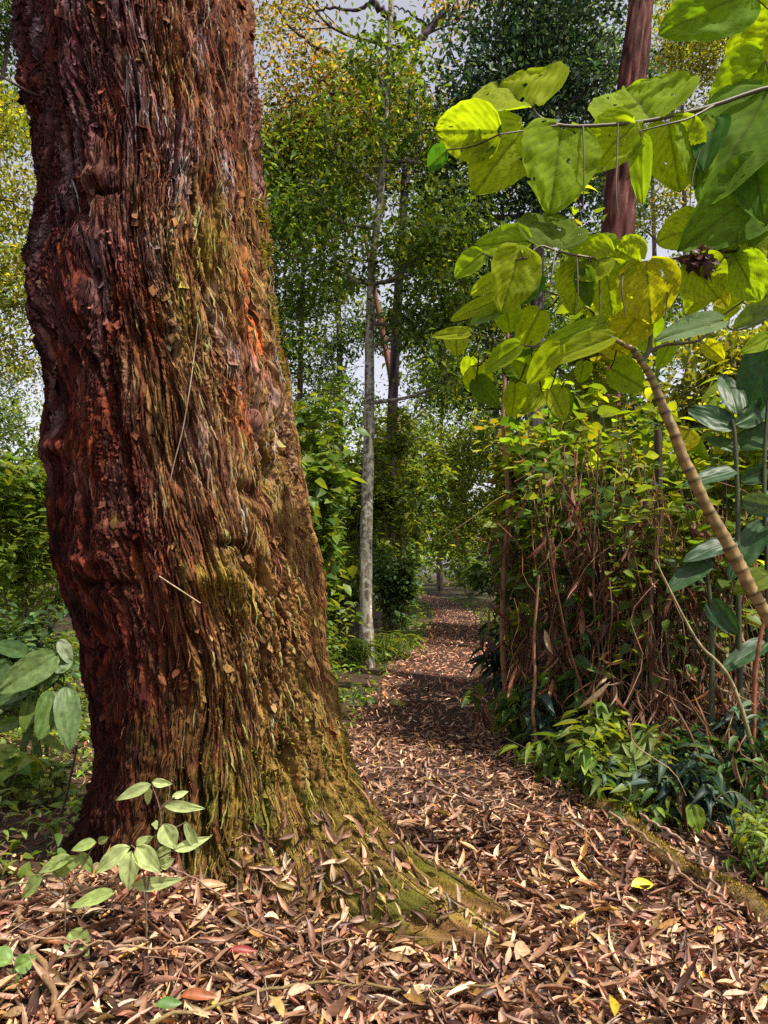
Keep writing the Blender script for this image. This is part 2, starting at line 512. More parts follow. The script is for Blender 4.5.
org = 1.5 * blob(243, 310, .06, .22) + 1.2 * blob(240, 400, .07, .12) + .5 * blob(237, 250, .03, .2) + .6 * blob(262, 470, .03, .1) + .5 * blob(90, 420, .08, .3) + .4 * blob(150, 300, .04, .25)
CC = mixc(CC, (.62, .14, .035), np.clip(org * sstep(-.35, .25, fib + .5 * fib2), 0, 1) * .9)
yel = np.clip(.9 * blob(205, 230, .14, .28) + .8 * blob(180, 300, .07, .25) + blob(215, 575, .12, .09) + .8 * blob(315, 560, .07, .45) + .7 * blob(250, 600, .12, .2)
              + .5 * blob(95, 520, .03, .08) + .6 * blob(120, 520, .03, .06) + .5 * blob(165, 50, .2, .12) + .6 * blob(265, 450, .1, .4), 0, 1)
ymask = yel * sstep(-.25, .2, perlin(wx * 22, wy * 22, ZZ * 6 + 17) + .5 * (yel - .5))
CC = mixc(CC, (.30, .22, .035), ymask * .85)
low = sstep(1.35, .25, ZZ + .3 * perlin(rx * 3, ry * 3, ZZ * 2))
mos = low * sstep(R(-50), R(5), TH) * sstep(-.2, .2, perlin(wx * 14, wy * 14, ZZ * 8) + .3 * low)
CC = mixc(CC, (.20, .155, .03), mos * .8)
CC = mixc(CC, (.11, .12, .02), mos * sstep(.05, .3, perlin(rx * 6, ry * 6, ZZ * 5 + 2)) * .8)
brn = sstep(.5, .02, ZZ) * sstep(-.35, .1, perlin(wx * 9, wy * 9, ZZ * 7 + 8))
CC = mixc(CC, (.17, .095, .04), brn * .85)
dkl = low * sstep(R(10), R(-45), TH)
CC = mixc(CC, (.045, .018, .012), dkl * .6)  # lower left darkened in colour for the shade on that side
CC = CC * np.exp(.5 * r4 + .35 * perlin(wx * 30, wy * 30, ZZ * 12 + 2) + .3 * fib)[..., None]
CC = .9 * CC ** 1.12 * (.60 + .30 * sstep(R(-20), R(35), TH) - .14 * sstep(R(-20), R(-70), TH))[..., None]  # lit right flank and shaded left flank painted into the bark tone
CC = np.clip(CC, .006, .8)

nth, nz_ = len(th), len(zz)
i = np.arange(nz_ - 1)[:, None] * nth; j = np.arange(nth)[None]; j2 = (j + 1) % nth
Qt = np.stack([i + j, i + j2, i + nth + j2, i + nth + j], -1).reshape(-1, 4)
tree0 = thing('red_barked_tree', 'huge leaning forest tree with shaggy red-brown bark and mossy flared foot, beside the path', 'tree', (TX, TY, 0))
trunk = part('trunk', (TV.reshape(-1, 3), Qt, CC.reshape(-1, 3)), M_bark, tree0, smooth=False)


def surf(t, z):
    """nearest trunk surface sample: point, outward normal, colour"""
    it = np.clip(np.searchsorted(th, t), 1, nth - 2); iz = np.clip(np.searchsorted(zz, z), 1, nz_ - 2)
    p = TV[iz, it]
    k = 4
    du = TV[iz, np.minimum(it + k, nth - 1)] - TV[iz, np.maximum(it - k, 0)]
    dv = TV[np.minimum(iz + k, nz_ - 1), it] - TV[np.maximum(iz - k, 0), it]
    n = unit(np.cross(du, dv))
    out = np.stack([np.sin(t), -np.cos(t), np.zeros_like(t)], -1)
    n = unit(n * .5 + out * .7)
    return p, n, CC[iz, it], unit(dv)


# peeling fibre strips of the bark
n = 7500; ns = 9
t0 = rng.uniform(R(-108), R(108), n); z0 = rng.uniform(.2, 4.6, n); ln = rng.uniform(.06, .22, n) * np.where(rng.random(n) < .2, 1.9, 1)
wd = rng.uniform(.0013, .0038, n) * np.where(rng.random(n) < .15, 1.8, 1)
VV = np.zeros((n, ns, 2, 3)); CV = np.zeros((n, ns, 2, 3)); tt = t0.copy(); zc_ = z0.copy()
tone = np.exp(rng.normal(.05, .65, n))[:, None]; peel = np.where(rng.random(n) < .3, rng.uniform(.005, .035, n), .002); off0 = rng.uniform(.000, .006, n)
for k in range(ns):
    p, nn, cc, dv = surf(tt, zc_)
    if k == 0: CVc = cc
    f = k / (ns - 1)
    sidev = np.stack([np.cos(tt), np.sin(tt), np.zeros(n)], -1)
    w_k = (wd * (math.sin(math.pi * min(max(f, .04), .97)) ** .6))[:, None]
    ctr = p + nn * (off0 + peel * f ** 3)[:, None]
    if k: ctr = .5 * ctr + .5 * (prev + (ctr - prev))
    prev = ctr
    VV[:, k, 0] = ctr - sidev * w_k; VV[:, k, 1] = ctr + sidev * w_k + nn * (.3 * wd)[:, None]
    CV[:, k] = np.clip(CVc * tone + .003, 0, .26)[:, None]
    slope = (.16 * perlin(np.sin(tt) * 2.2, -np.cos(tt) * 2.2, zc_ * 1.1 + 3) + .04 * rng.normal(size=n))
    zc_ = zc_ - ln / (ns - 1); tt = tt + slope * ln / (ns - 1) / .65 * 3
b = np.arange(n)[:, None] * ns * 2 + np.arange(ns - 1)[None] * 2
Qr = np.stack([b, b + 1, b + 3, b + 2], -1).reshape(-1, 4)
V = (VV.reshape(-1, 3), Qr, CV.reshape(-1, 3))
n = 2600                                                           # broken, lifted flakes
t_ = rng.uniform(R(-108), R(108), n); z_ = rng.uniform(.3, 4.65, n)
kf = perlin(np.sin(t_) * 2.1 + 5, -np.cos(t_) * 2.1, z_ * 1.3) + .3 * (z_ > 2.6) * (t_ < R(15)) > rng.uniform(-.25, .35, n); t_, z_ = t_[kf], z_[kf]; n = len(t_)
p, nn, cc, dv = surf(t_, z_)
sd_ = np.stack([np.cos(t_), np.sin(t_), np.zeros(n)], -1)
D = unit(np.array([0, 0, -1.0]) + sd_ * rng.normal(0, .55, n)[:, None] + nn * rng.uniform(.05, .45, n)[:, None])
L = rng.uniform(.015, .06, n)
flv = np.array([[0, -.7, 0], [.05, .8, 0], [.55, -1, .05], [.5, .9, .02], [.8, -.5, .12], [1.0, .75, .08]]), np.array([[0, 1, 3, 2], [2, 3, 5, 4]])
Vf, Qf, Cf = cloud(p - nn * .003, D, nn, L, L * rng.uniform(.35, .9, n), flv, np.clip(cc * np.exp(rng.normal(.1, .5, n))[:, None] + .004, 0, .3), bend=rng.normal(0, .3, n), wob=.06)
V = (np.concatenate([V[0], Vf]), np.concatenate([V[1], Qf + len(V[0])]), np.concatenate([V[2], Cf]))
pb_ = part('peeling_bark', V, M_bark, trunk); pb_['kind'] = 'stuff'

# moss tufts on the sunny edge and the foot
mb = MB()
for px, py, sg, sz, n, s in [(255, 170, .05, .06, 300, .028), (262, 195, .05, .05, 400, .028), (268, 225, .04, .12, 600, .03), (272, 280, .03, .1, 400, .03), (277, 330, .03, .14, 450, .03), (290, 430, .03, .2, 300, .022),
                             (320, 560, .06, .35, 700, .014), (220, 580, .10, .07, 500, .012), (300, 780, .22, .12, 3000, .016), (340, 830, .25, .12, 3600, .016),
                             (260, 770, .2, .12, 800, .013), (350, 880, .2, .1, 900, .014), (235, 690, .2, .2, 700, .012), (205, 240, .09, .2, 500, .011)]:
    a, z0 = th_of(px, py, 3.45)
    t_ = np.clip(a + rng.normal(0, sg, n) / .65, R(-110), R(110)); z_ = np.clip(z0 + rng.normal(0, sz, n), .05, 4.7)
    keep = perlin(np.sin(t_) * 9, -np.cos(t_) * 9, z_ * 7) > -.15
    t_, z_ = t_[keep], z_[keep]; n = len(t_)
    p, nn, cc, dv = surf(t_, z_)
    D = unit(nn + .7 * rng.normal(size=(n, 3)))
    mb.add(*cloud(p - nn * .003, D, unit(rng.normal(size=(n, 3))), rng.uniform(.5, 1.5, n) * s, rng.uniform(.25, .5, n) * s, TQ,
                  pal([(.26, .23, .03), (.16, .19, .025), (.30, .22, .04)], n)))
n = 5200                                                           # crumbly moss and bark dust on the spreading root
t_ = rng.uniform(R(5), R(88), n); z_ = .03 + .4 * rng.random(n) ** 1.4
keep = perlin(np.sin(t_) * 12, -np.cos(t_) * 12, z_ * 14) > -.12
t_, z_ = t_[keep], z_[keep]; n = len(t_)
p, nn, cc, dv = surf(t_, z_)
p = p + rng.normal(0, .012, (n, 3)) * (1 - nn ** 2)
mb.add(*cloud(p - nn * .002, unit(nn * .5 + rng.normal(size=(n, 3))), unit(rng.normal(size=(n, 3))), rng.uniform(.006, .024, n), rng.uniform(.004, .012, n), TQ,
              pal([(.20, .17, .03), (.13, .14, .025), (.15, .085, .04), (.08, .05, .025), (.24, .15, .05)], n, .3)))
part('moss', mb, M_moss, trunk)

# limbs and crown high above the frame
tips = []
for k in range(9):
    a = k * 2.4; z0 = 7.5 + k * .45
    b0 = np.array([t_c(z0), AX_Y, z0]); e = b0 + np.array([math.cos(a) * 3.0, math.sin(a) * 3.0, 2.2])
    pts = smooth_path([b0, (b0 + e) / 2 + [0, 0, -.2], e], 8)
    part('limb', tube(pts, [.14, .04], 7, (.12, .06, .04), .1), M_wood, tree0); tips += [pts[4], pts[6], pts[7]]
tips = np.array(tips); n = 2600
c0 = tips[rng.integers(0, len(tips), n)] + rng.normal(0, .6, (n, 3))
part('crown', cloud(c0, rng.normal(size=(n, 3)) + [0, 0, -.6], rng.normal(size=(n, 3)) + [0, 0, 1.5], .14, .04, TQ, pal([(.05, .09, .02), (.08, .12, .03)], n)), M_leaf, tree0)


def at_trunk(px, py, lift=.012):
    a, z0 = th_of(px, py, 3.4)
    p, nn, cc, dv = surf(np.array([a]), np.array([z0]))
    return p[0] + nn[0] * lift


pts = smooth_path([at_trunk(*q, .02) for q in [(192, 318), (189, 350), (184, 390), (181, 430), (172, 470), (165, 520)]], 40)
tag(part('hanging_vine', tube(pts, .0028, 5, (.30, .22, .15), .15), M_stem, origin=pts[0]), 'thin pale vine hanging straight down the middle of the red bark', 'vine')
pts = smooth_path([at_trunk(*q, .03) for q in [(226, 150), (238, 148), (249, 140)]], 12)
tag(part('twig', tube(pts, .003, 5, (.5, .36, .26), .1), M_wood, origin=pts[0]), 'short pale twig lying flat across the upper right of the big trunk', 'twig')
pts = np.array([at_trunk(165, 577, .03), at_trunk(200, 601, .10)])
tag(part('twig', tube(smooth_path(pts, 6), .003, 5, (.42, .32, .2), .15), M_wood, origin=pts[0]), 'pale straw twig slanting from the yellow knob of the big trunk', 'twig')
pts = smooth_path([at_trunk(20, 62, 0), at_trunk(20, 62, 0) + [-.08, -.02, .03], at_trunk(20, 62, 0) + [-.2, -.02, .10]], 8)
part('twig', tube(pts, [.012, .004], 6, (.06, .03, .03), .1), M_wood, tree0)
# ------------------------------------------------------------------ leaf litter
def trunk_dist(x, y):
    yy_ = (y - AX_Y) / SQ
    a = np.arctan2(x - t_c(.1), -yy_)
    d = np.hypot(x - t_c(.1), yy_)
    it = np.clip(np.searchsorted(th, np.where(a < R(-112), a + 2 * np.pi, a)), 0, nth - 1)
    return d - RAD[int(np.searchsorted(zz, .12)), it]


LIT = [(.21, .115, .065), (.33, .20, .11), (.13, .062, .034), (.07, .032, .02), (.44, .30, .19), (.23, .11, .065), (.28, .165, .045)]


def litter(n, x0, x1, y0, y1, L0, L1, T, far=False, dens=None, up=.24, lift=1.0, wr=1.0):
    x = rng.uniform(x0, x1, n); y = rng.uniform(y0, y1, n) if not far else y0 * (y1 / y0) ** (rng.random(n) ** .8)
    if dens is not None:
        k = rng.random(n) < dens(x, y); x, y = x[k], y[k]
    k = trunk_dist(x, y) > -.04; x, y = x[k], y[k]
    n = len(x)
    z = gh(x, y) + .015 + rng.random(n) ** 1.5 * .05
    a = rng.uniform(0, 2 * np.pi, n)
    tilt = rng.normal(0, up, n)
    D = np.stack([np.cos(a) * np.cos(tilt), np.sin(a) * np.cos(tilt), np.sin(tilt)], -1)
    N = unit(np.array([0, 0, 1.0]) + rng.normal(0, .38, (n, 3)))
    L = rng.uniform(L0, L1, n) * np.where(rng.random(n) < .25, .6, 1); W = L * rng.uniform(.12, .26, n) * wr
    P0 = np.stack([x, y, z], -1) - D * (L / 2)[:, None]
    P0[:, 2] = np.maximum(P0[:, 2], gh(P0[:, 0], P0[:, 1]) + .004)
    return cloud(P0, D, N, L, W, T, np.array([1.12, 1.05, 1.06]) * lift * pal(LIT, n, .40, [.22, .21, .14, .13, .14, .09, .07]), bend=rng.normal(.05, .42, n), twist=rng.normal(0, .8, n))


def on_litter(x, y):
    pathd = np.abs(x - path_c(y)) / path_w(y)
    d = 1 - .97 * sstep(.85, 1.15, pathd + .2 * perlin(x * 2, y * 2, 4.4))
    near = sstep(3.75, 3.2, y + .35 * x * (x < 0) * -.5)
    beyond = (x > 1.44 + (4.99 - y) * .23) & (y < 5.6)
    return np.where(beyond, .22, np.maximum(d, near * np.where(x > 2.6, .5, 1)))


mb = MB(); TWG = MB()
n = 520                                                            # leaves caught on the flank of the root
t_ = rng.uniform(R(15), R(85), n); z_ = .04 + .34 * rng.random(n) ** 1.6
p, nn, cc, dv = surf(t_, z_)
mb.add(*cloud(p + nn * .008, np.cross(nn, rng.normal(size=(n, 3))), unit(nn + .25 * rng.normal(size=(n, 3))), rng.uniform(.05, .12, n), rng.uniform(.014, .03, n), TL5, pal(LIT, n, .3), bend=rng.normal(.1, .35, n), twist=rng.normal(0, .6, n)))
mb.add(*litter(19000, -2.6, 2.9, 2.15, 4.6, .06, .15, TL5, dens=on_litter))
mb.add(*litter(9000, -2.6, 2.9, 2.15, 4.6, .025, .06, TO4, dens=on_litter))
mb.add(*litter(2600, -2.6, 2.9, 2.15, 5.6, .06, .11, TO4, dens=on_litter, up=.12, lift=.6, wr=1.9))
mb.add(*litter(16000, -2.2, 3.2, 4.5, 7.5, .06, .11, TL3, dens=on_litter))
for k in range(420):
    x0, y0 = rng.uniform(-2, 2.6), rng.uniform(2.3, 6.5); a = rng.uniform(0, 6.3); ll = rng.uniform(.08, .35)
    x1, y1 = x0 + ll * math.cos(a), y0 + ll * math.sin(a)
    if min(trunk_dist(np.array([x0, x1]), np.array([y0, y1]))) < .02 or on_litter(x0, y0) < .5: continue
    zs_ = [float(gh(x0, y0)) + rng.uniform(.02, .07), float(gh(x1, y1)) + rng.uniform(.02, .09)]
    mb_t = tube(smooth_path([(x0, y0, zs_[0]), ((x0 + x1) / 2 + rng.normal(0, .02), (y0 + y1) / 2 + rng.normal(0, .02), sum(zs_) / 2 + .01), (x1, y1, zs_[1])], 6), [.0028, .0014], 4, pal([(.16, .09, .06), (.26, .18, .12)], 1)[0])
    TWG.add(*mb_t)
o = part('leaf_litter', mb, M_litter)
tag(part('twig_litter', TWG, M_wood), 'thin broken brown twigs scattered through the dead leaves', 'twig litter', kind='stuff')
tag(o, 'thick carpet of dry brown and tan fallen leaves covering the path', 'leaf litter', kind='stuff')
mb = MB()
mb.add(*litter(32000, -1.5, 4.5, 7.4, 40, .07, .13, TQ, True, lift=np.array([1.55, 1.4, 1.45]), dens=lambda x, y: .03 + .97 * (np.abs(x - path_c(y)) < path_w(y) * (1 + .15 * perlin(x * 2, y * 2, 4.4)))))  # far path leaves coloured lighter to make up for shade falling there
mb.add(*litter(9000, -9, 9, 5, 30, .07, .14, TQ, True, lambda x, y: .5))
mb.add(*litter(5000, -4.2, -.8, 3.2, 7, .06, .11, TL3, False, lambda x, y: .5 + 0 * x))
mb.add(*litter(5000, 1.8, 5.2, 3.2, 7, .06, .11, TL3, False, lambda x, y: .5 + 0 * x))
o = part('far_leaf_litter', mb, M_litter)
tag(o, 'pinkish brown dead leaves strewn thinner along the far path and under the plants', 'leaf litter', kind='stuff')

# leaves and twigs one can point at
FL_ = [  # px, py, heading deg, length, width, colour, bend, tilt, label
    (643, 884, 15, .15, .075, (.80, .74, .03), .15, .1, 'bright yellow fallen leaf lying on the path beside the mossy log'),
    (612, 1002, 80, .16, .05, (.50, .42, .03), .2, .2, 'yellow green narrow fallen leaf at the bottom edge of the path'),
    (523, 945, 60, .19, .08, (.62, .42, .24), .4, .3, 'large pale tan leaf curled at the toe of the big root'),
    (345, 905, 75, .16, .035, (.66, .45, .26), .1, .7, 'slim tan leaf propped upright against the mossy tree foot'),
    (244, 940, 10, .13, .04, (.30, .045, .03), .2, .1, 'dark red fallen leaf lying in the litter below the tree'),
    (200, 968, 5, .15, .05, (.38, .12, .035), .2, .1, 'rusty orange fallen leaf lying beside the long green stick'),
    (170, 966, 12, .10, .05, (.10, .22, .04), .1, .05, 'small green fallen leaf lying just above the long stick'),
    (210, 890, 20, .18, .055, (.55, .36, .17), .35, .3, 'long curled buff leaf on top of the heap under the tree foot'),
    (508, 955, 70, .12, .03, (.60, .44, .28), .1, .4, 'pale narrow leaf leaning beside the curled leaf at the root toe'),
    (438, 812, 150, .20, .08, (.50, .33, .03), .15, .1, 'long mustard yellow leaf lying behind the big root'),
    (398, 703, 10, .24, .14, (.30, .26, .03), .15, .05, 'olive yellow fallen leaf lying alone in the middle distance of the path'),
    (462, 826, 140, .17, .05, (.62, .46, .34), .1, .15, 'whitish dry leaf lying just below the mustard yellow leaf behind the root'),
    (300, 985, 45, .15, .045, (.62, .46, .30), .5, .4, 'whitish twisted dry leaf in the litter under the mossy foot'),
    (275, 1000, 130, .14, .05, (.52, .40, .14), .3, .5, 'olive buff dry leaf standing up at the bottom of the picture'),
    (415, 985, 100, .14, .045, (.60, .45, .25), .4, .2, 'cream coloured dry leaf near the bottom centre of the litter'),
    (655, 955, 160, .14, .045, (.58, .40, .25), .3, .2, 'light tan curled leaf at the lower right of the path'),
    (720, 935, 40, .13, .04, (.50, .38, .25), .4, .4, 'grey tan curled leaf next to the lower end of the mossy log'),
    (560, 870, 165, .15, .045, (.66, .48, .36), .2, .2, 'pinkish white dry leaf in the middle of the near path')]
for px, py, hd, L, W, col, bd, ti, lab in FL_:
    x, y = G(px, py)
    x, y = G(px, py, float(gh(x, y)) + .09)
    z = float(gh(x, y)) + .09
    td = float(trunk_dist(np.array([x]), np.array([y]))[0])
    if td < .0:
        pass
        pp = P(px, py, y - .25); dd = pp - np.array([0, 0, CAM_Z])
        # walk along the view ray to the trunk surface
        for s in np.linspace(.6, 1.1, 300):
            q = np.array([0, 0, CAM_Z]) + dd * s
            yq = (q[1] - AX_Y) / SQ; a_ = math.atan2(q[0] - t_c(q[2]), -yq); it = int(np.clip(np.searchsorted(th, a_), 0, nth - 1)); iz = int(np.clip(np.searchsorted(zz, q[2]), 0, nz_ - 1))
            if math.hypot(q[0] - t_c(q[2]), yq) < RAD[iz, it] + .03: break
        x, y, z = q
    h = R(hd)
    D = np.array([[math.cos(h) * math.cos(ti), math.sin(h) * math.cos(ti), math.sin(ti)]])
    N = np.array([[.1, -.35, 1.0]])
    L, W = L * .85, W * .75
    v = cloud(np.array([[x, y, z]]) - D * L / 2, D, N, L, W, TL7, np.array([col]) * [.68, .62, .62], bend=bd, twist=.8)
    tag(part('fallen_leaf', v, M_litter, origin=(x, y, z)), lab, 'leaf', 'single leaves lying on the litter')


def ground_stick(name, pix, r, col, label, cat, lift=.05, mat=None, group=None, n=30, wob=.012, subs=()):
    pts = []
    for px, py in pix:
        x, y = G(px, py); x, y = G(px, py, float(gh(x, y)) + lift); pts.append((x, y, float(gh(x, y)) + lift))
    pts = smooth_path(pts, n); pts[1:-1] += rng.normal(0, wob, (n - 2, 3)) * .5
    o = part(name, tube(pts, r, 7, col, .12, .06), mat or M_wood, origin=pts[0])
    return tag(o, label, cat, group)


SG = 'sticks and twigs lying on the litter'
ground_stick('stick', [(20, 1012), (120, 998), (250, 988), (330, 984), (420, 990), (520, 986)], [.007, .004], (.17, .12, .045), 'long greenish brown stick lying across the litter at the bottom left', 'stick', .07, group=SG)
ground_stick('stick', [(15, 922), (35, 945), (62, 972), (75, 990)], [.012, .009], (.20, .115, .055), 'short thick tan stick lying at the far lower left', 'stick', .06, group=SG)
ground_stick('twig', [(150, 872), (200, 893), (260, 925), (300, 948), (335, 978)], [.004, .003], (.25, .15, .11), 'thin brown twig arching from the seedling across the leaf heap', 'twig', .10, group=SG)
ground_stick('twig', [(425, 762), (432, 785), (470, 800), (530, 815)], [.009, .005], (.30, .20, .15), 'grey forked twig lying on the path behind the big root', 'twig', .05, group=SG)
ground_stick('twig', [(383, 768), (420, 772), (470, 792), (500, 806)], [.010, .006], (.24, .15, .11), 'dark brown twig lying across the path just behind the root', 'twig', .05, group=SG)
ground_stick('stick', [(610, 810), (650, 840), (690, 880), (722, 902), (745, 920)], [.008, .004], (.33, .20, .12), 'thin brown stick lying along the mossy log', 'stick', .16, group=SG)
ground_stick('stick', [(640, 812), (690, 850), (726, 900)], [.008, .006], (.34, .22, .15), 'bare tan stick lying in the brush right of the mossy log', 'stick', .14, group=SG)
ground_stick('twig', [(500, 850), (560, 862), (600, 880)], [.005, .003], (.26, .17, .12), 'short dark twig lying across the middle of the path', 'twig', .05, group=SG)
ground_stick('twig', [(448, 905), (470, 920), (476, 960), (490, 985)], [.005, .003], (.26, .18, .12), 'crooked twig at the toe of the big root', 'twig', .07, group=SG)
ground_stick('twig', [(0, 942), (60, 935), (150, 930), (220, 925)], [.005, .003], (.28, .18, .10), 'straight twig lying level behind the seedling stems', 'twig', .09, group=SG)
ground_stick('twig', [(0, 905), (50, 898), (110, 890), (170, 872)], [.005, .003], (.20, .17, .08), 'slender olive twig slanting under the seedling leaves', 'twig', .13, group=SG)
# mossy log on the edge of the path
lp = []
for px, py in [(598, 806), (625, 822), (655, 848), (690, 872), (725, 893), (775, 925)]:
    x, y = G(px, py); x, y = G(px, py, float(gh(x, y)) + .05); lp.append((x, y, float(gh(x, y)) + .04))
lp = smooth_path(lp, 60); lp[:, 2] += .012 * np.sin(np.linspace(0, 17, 60)); lp[:, :2] += .02 * np.sin(np.linspace(0, 9, 60))[:, None]
lg = thing('mossy_log', 'narrow half buried log covered in yellow moss along the right edge of the path', 'log', lp[0])
part('bark', tube(lp, np.linspace(.05, .055, 60) * (1 + .12 * perlin(np.linspace(0, 14, 60), .5, .5)), 14, (.16, .10, .045), .1, .05), M_bark, lg, True)
k = rng.integers(0, 60, 3600); a = rng.normal(R(90), R(45), 3600)
off = np.stack([np.cos(a) * .7, -np.cos(a) * .7, np.sin(a)], -1)
part('moss', cloud(lp[k] + off * .05 + rng.normal(0, .012, (3600, 3)), off + .7 * rng.normal(size=(3600, 3)), rng.normal(size=(3600, 3)), .016, .007, TQ, pal([(.30, .24, .03), (.20, .18, .03), (.34, .20, .05)], 3600)), M_moss, lg)

# ------------------------------------------------------------------ plants
GREENS = {'mid': [(.075, .14, .02), (.11, .175, .028), (.055, .11, .022), (.17, .22, .035)],
          'deep': [(.045, .095, .025), (.065, .12, .03), (.085, .145, .04), (.035, .07, .02)],
          'blue': [(.03, .07, .045), (.045, .085, .06), (.075, .125, .075), (.025, .05, .04)],
          'yellow': [(.21, .23, .022), (.16, .20, .025), (.26, .25, .03), (.12, .16, .03)],
          'autumn': [(.24, .19, .03), (.30, .17, .035), (.14, .16, .03), (.09, .13, .025)],
          'light': [(.14, .20, .03), (.19, .24, .045), (.10, .17, .03)]}


def hang(n, down=.35):
    D = rng.normal(size=(n, 3)); D[:, 2] = D[:, 2] * .5 - down
    N = rng.normal(0, .45, (n, 3)); N[:, 2] += 1.0
    return unit(D), unit(N)


def tree(name, label, trunk_pix, r0, blobs, nleaf, leafL, palk, bark=(.16, .12, .09), mat=M_leaf, bmat=M_wood, group='trees of the forest', T=TQ, wr=.45,
         bare=(), clump=.32, base_z=None, sub=3, cat='tree'):
    """trunk_pix: [(px, py, Y) ...] up the trunk; blobs: [(px, py, Y, rx, rz)] crown masses in metres"""
    pts = np.array([P(*q) for q in trunk_pix])
    x, y = pts[0, :2]
    pts[0, 2] = float(gh(x, y)) - .08
    root = thing(name, label, cat, (x, y, float(gh(x, y))), group)
    pts = smooth_path(pts, 26)
    rad = np.interp(np.linspace(0, 1, 26), [0, .06, .2, 1], [r0 * 1.35, r0 * 1.08, r0, r0 * .45])
    pf = smooth_path(pts, 150); rf = np.interp(np.linspace(0, 1, 150), np.linspace(0, 1, 26), rad); ns_ = 40 if r0 > .18 else 20
    tv_, tq_, tc_ = tube(pf, rf, ns_, bark)
    ax_ = np.repeat(pf, ns_, 0); od = tv_ - ax_; un = unit(od)
    fz = perlin(un[:, 0] * 5 + ax_[:, 0], un[:, 1] * 5, tv_[:, 2] * 1.2); f2 = perlin(un[:, 0] * 11, un[:, 1] * 11, tv_[:, 2] * 3 + 4)
    tv_ = ax_ + od * (1 + .16 * np.abs(fz) + .10 * f2)[:, None]
    f3 = perlin(un[:, 0] * 24, un[:, 1] * 24, tv_[:, 2] * 2.5 + 8)
    if r0 > .18:
        f4 = np.abs(perlin(un[:, 0] * 9 + 3, un[:, 1] * 9, tv_[:, 2] * .9 + 2)); tv_ = tv_ - un * (.05 * np.exp(-(f4 / .09) ** 2) - .03 * np.abs(f3))[:, None]
    tc_ = np.clip(tc_ * np.exp(.6 * f2 + .8 * fz + 1.5 * f3)[:, None], .008, .8)
    part('trunk', (tv_, tq_, tc_), bmat, root, True)
    tw = []
    bl = np.array([np.r_[P(b[0], b[1], b[2]), b[3], b[4]] for b in blobs])
    vol = bl[:, 3] ** 2 * bl[:, 4]; vol = vol / vol.sum()
    for bx, by, bz, rx_, rz_ in bl:
        c = np.array([bx, by, bz])
        j = int(np.argmin(np.linalg.norm(pts - (c - [0, 0, rz_ * .8]), axis=1)))
        st = pts[j]
        mid = (st + c) / 2 + rng.normal(0, .15, 3) * rx_ + [0, 0, -.1 * rx_]
        limb = smooth_path([st, mid, c + rng.normal(0, .2, 3) * rx_], 10)
        mb = MB(); mb.add(*tube(limb, [r0 * .42, r0 * .14], 6, bark, .1))
        for k in range(int(3 + sub * rx_)):
            s0 = limb[rng.integers(4, 10)]
            d = unit(rng.normal(size=3)) * [rx_, rx_, rz_]
            e = c + d * rng.uniform(.55, .95)
            br = smooth_path([s0, (s0 + e) / 2 + rng.normal(0, .12, 3) * rx_, e], 6)
            mb.add(*tube(br, [r0 * .16, r0 * .04], 4, bark, .1))
            tw += [(br[3], bx), (br[4], bx), (br[5], bx)]
        part('limb', mb, bmat, root)
    for bp_, br_ in bare:
        q = smooth_path([P(*u) for u in bp_], 24); q[1:] += rng.normal(0, .02, (23, 3))
        part('limb', tube(q, br_, 7, bark, .1, .05), bmat, root)
    nleaf = int(nleaf * 2.4)
    # foliage: clumps of leaves round the twig ends, some free clumps in the volume
    tw = np.array([t[0] for t in tw])
    nc = max(30, nleaf // 16)
    bi = rng.choice(len(bl), nc, p=vol)
    d = unit(rng.normal(size=(nc, 3))) * (rng.random(nc) ** .45)[:, None]
    cc = bl[bi, :3] + d * np.stack([bl[bi, 3], bl[bi, 3], bl[bi, 4]], -1)
    m = min(nc // 2, len(tw)); cc[:m] = tw[rng.permutation(len(tw))[:m]]
    sk = 1.1 / (bl[:, 3].mean() * .55)
    gap = perlin(cc[:, 0] * sk, cc[:, 1] * sk, cc[:, 2] * sk * 1.5)
    kp = gap > -.16; kp[:m] = True; cc = cc[kp]; nc = len(cc)
    ci = rng.integers(0, nc, nleaf)
    p = cc[ci] + rng.normal(0, clump, (nleaf, 3)) * [1, 1, .55]
    D, N = hang(nleaf)
    tone = np.exp(.38 * rng.normal(size=nc))[ci][:, None]
    L = leafL * rng.uniform(.65, 1.35, nleaf)
    colr = pal(GREENS[palk] if isinstance(palk, str) else palk, nleaf, .22) * tone
    part('crown', cloud(p, D, N, L, L * wr, T, colr, bend=rng.uniform(0, .5, nleaf)), mat, root)
    return root


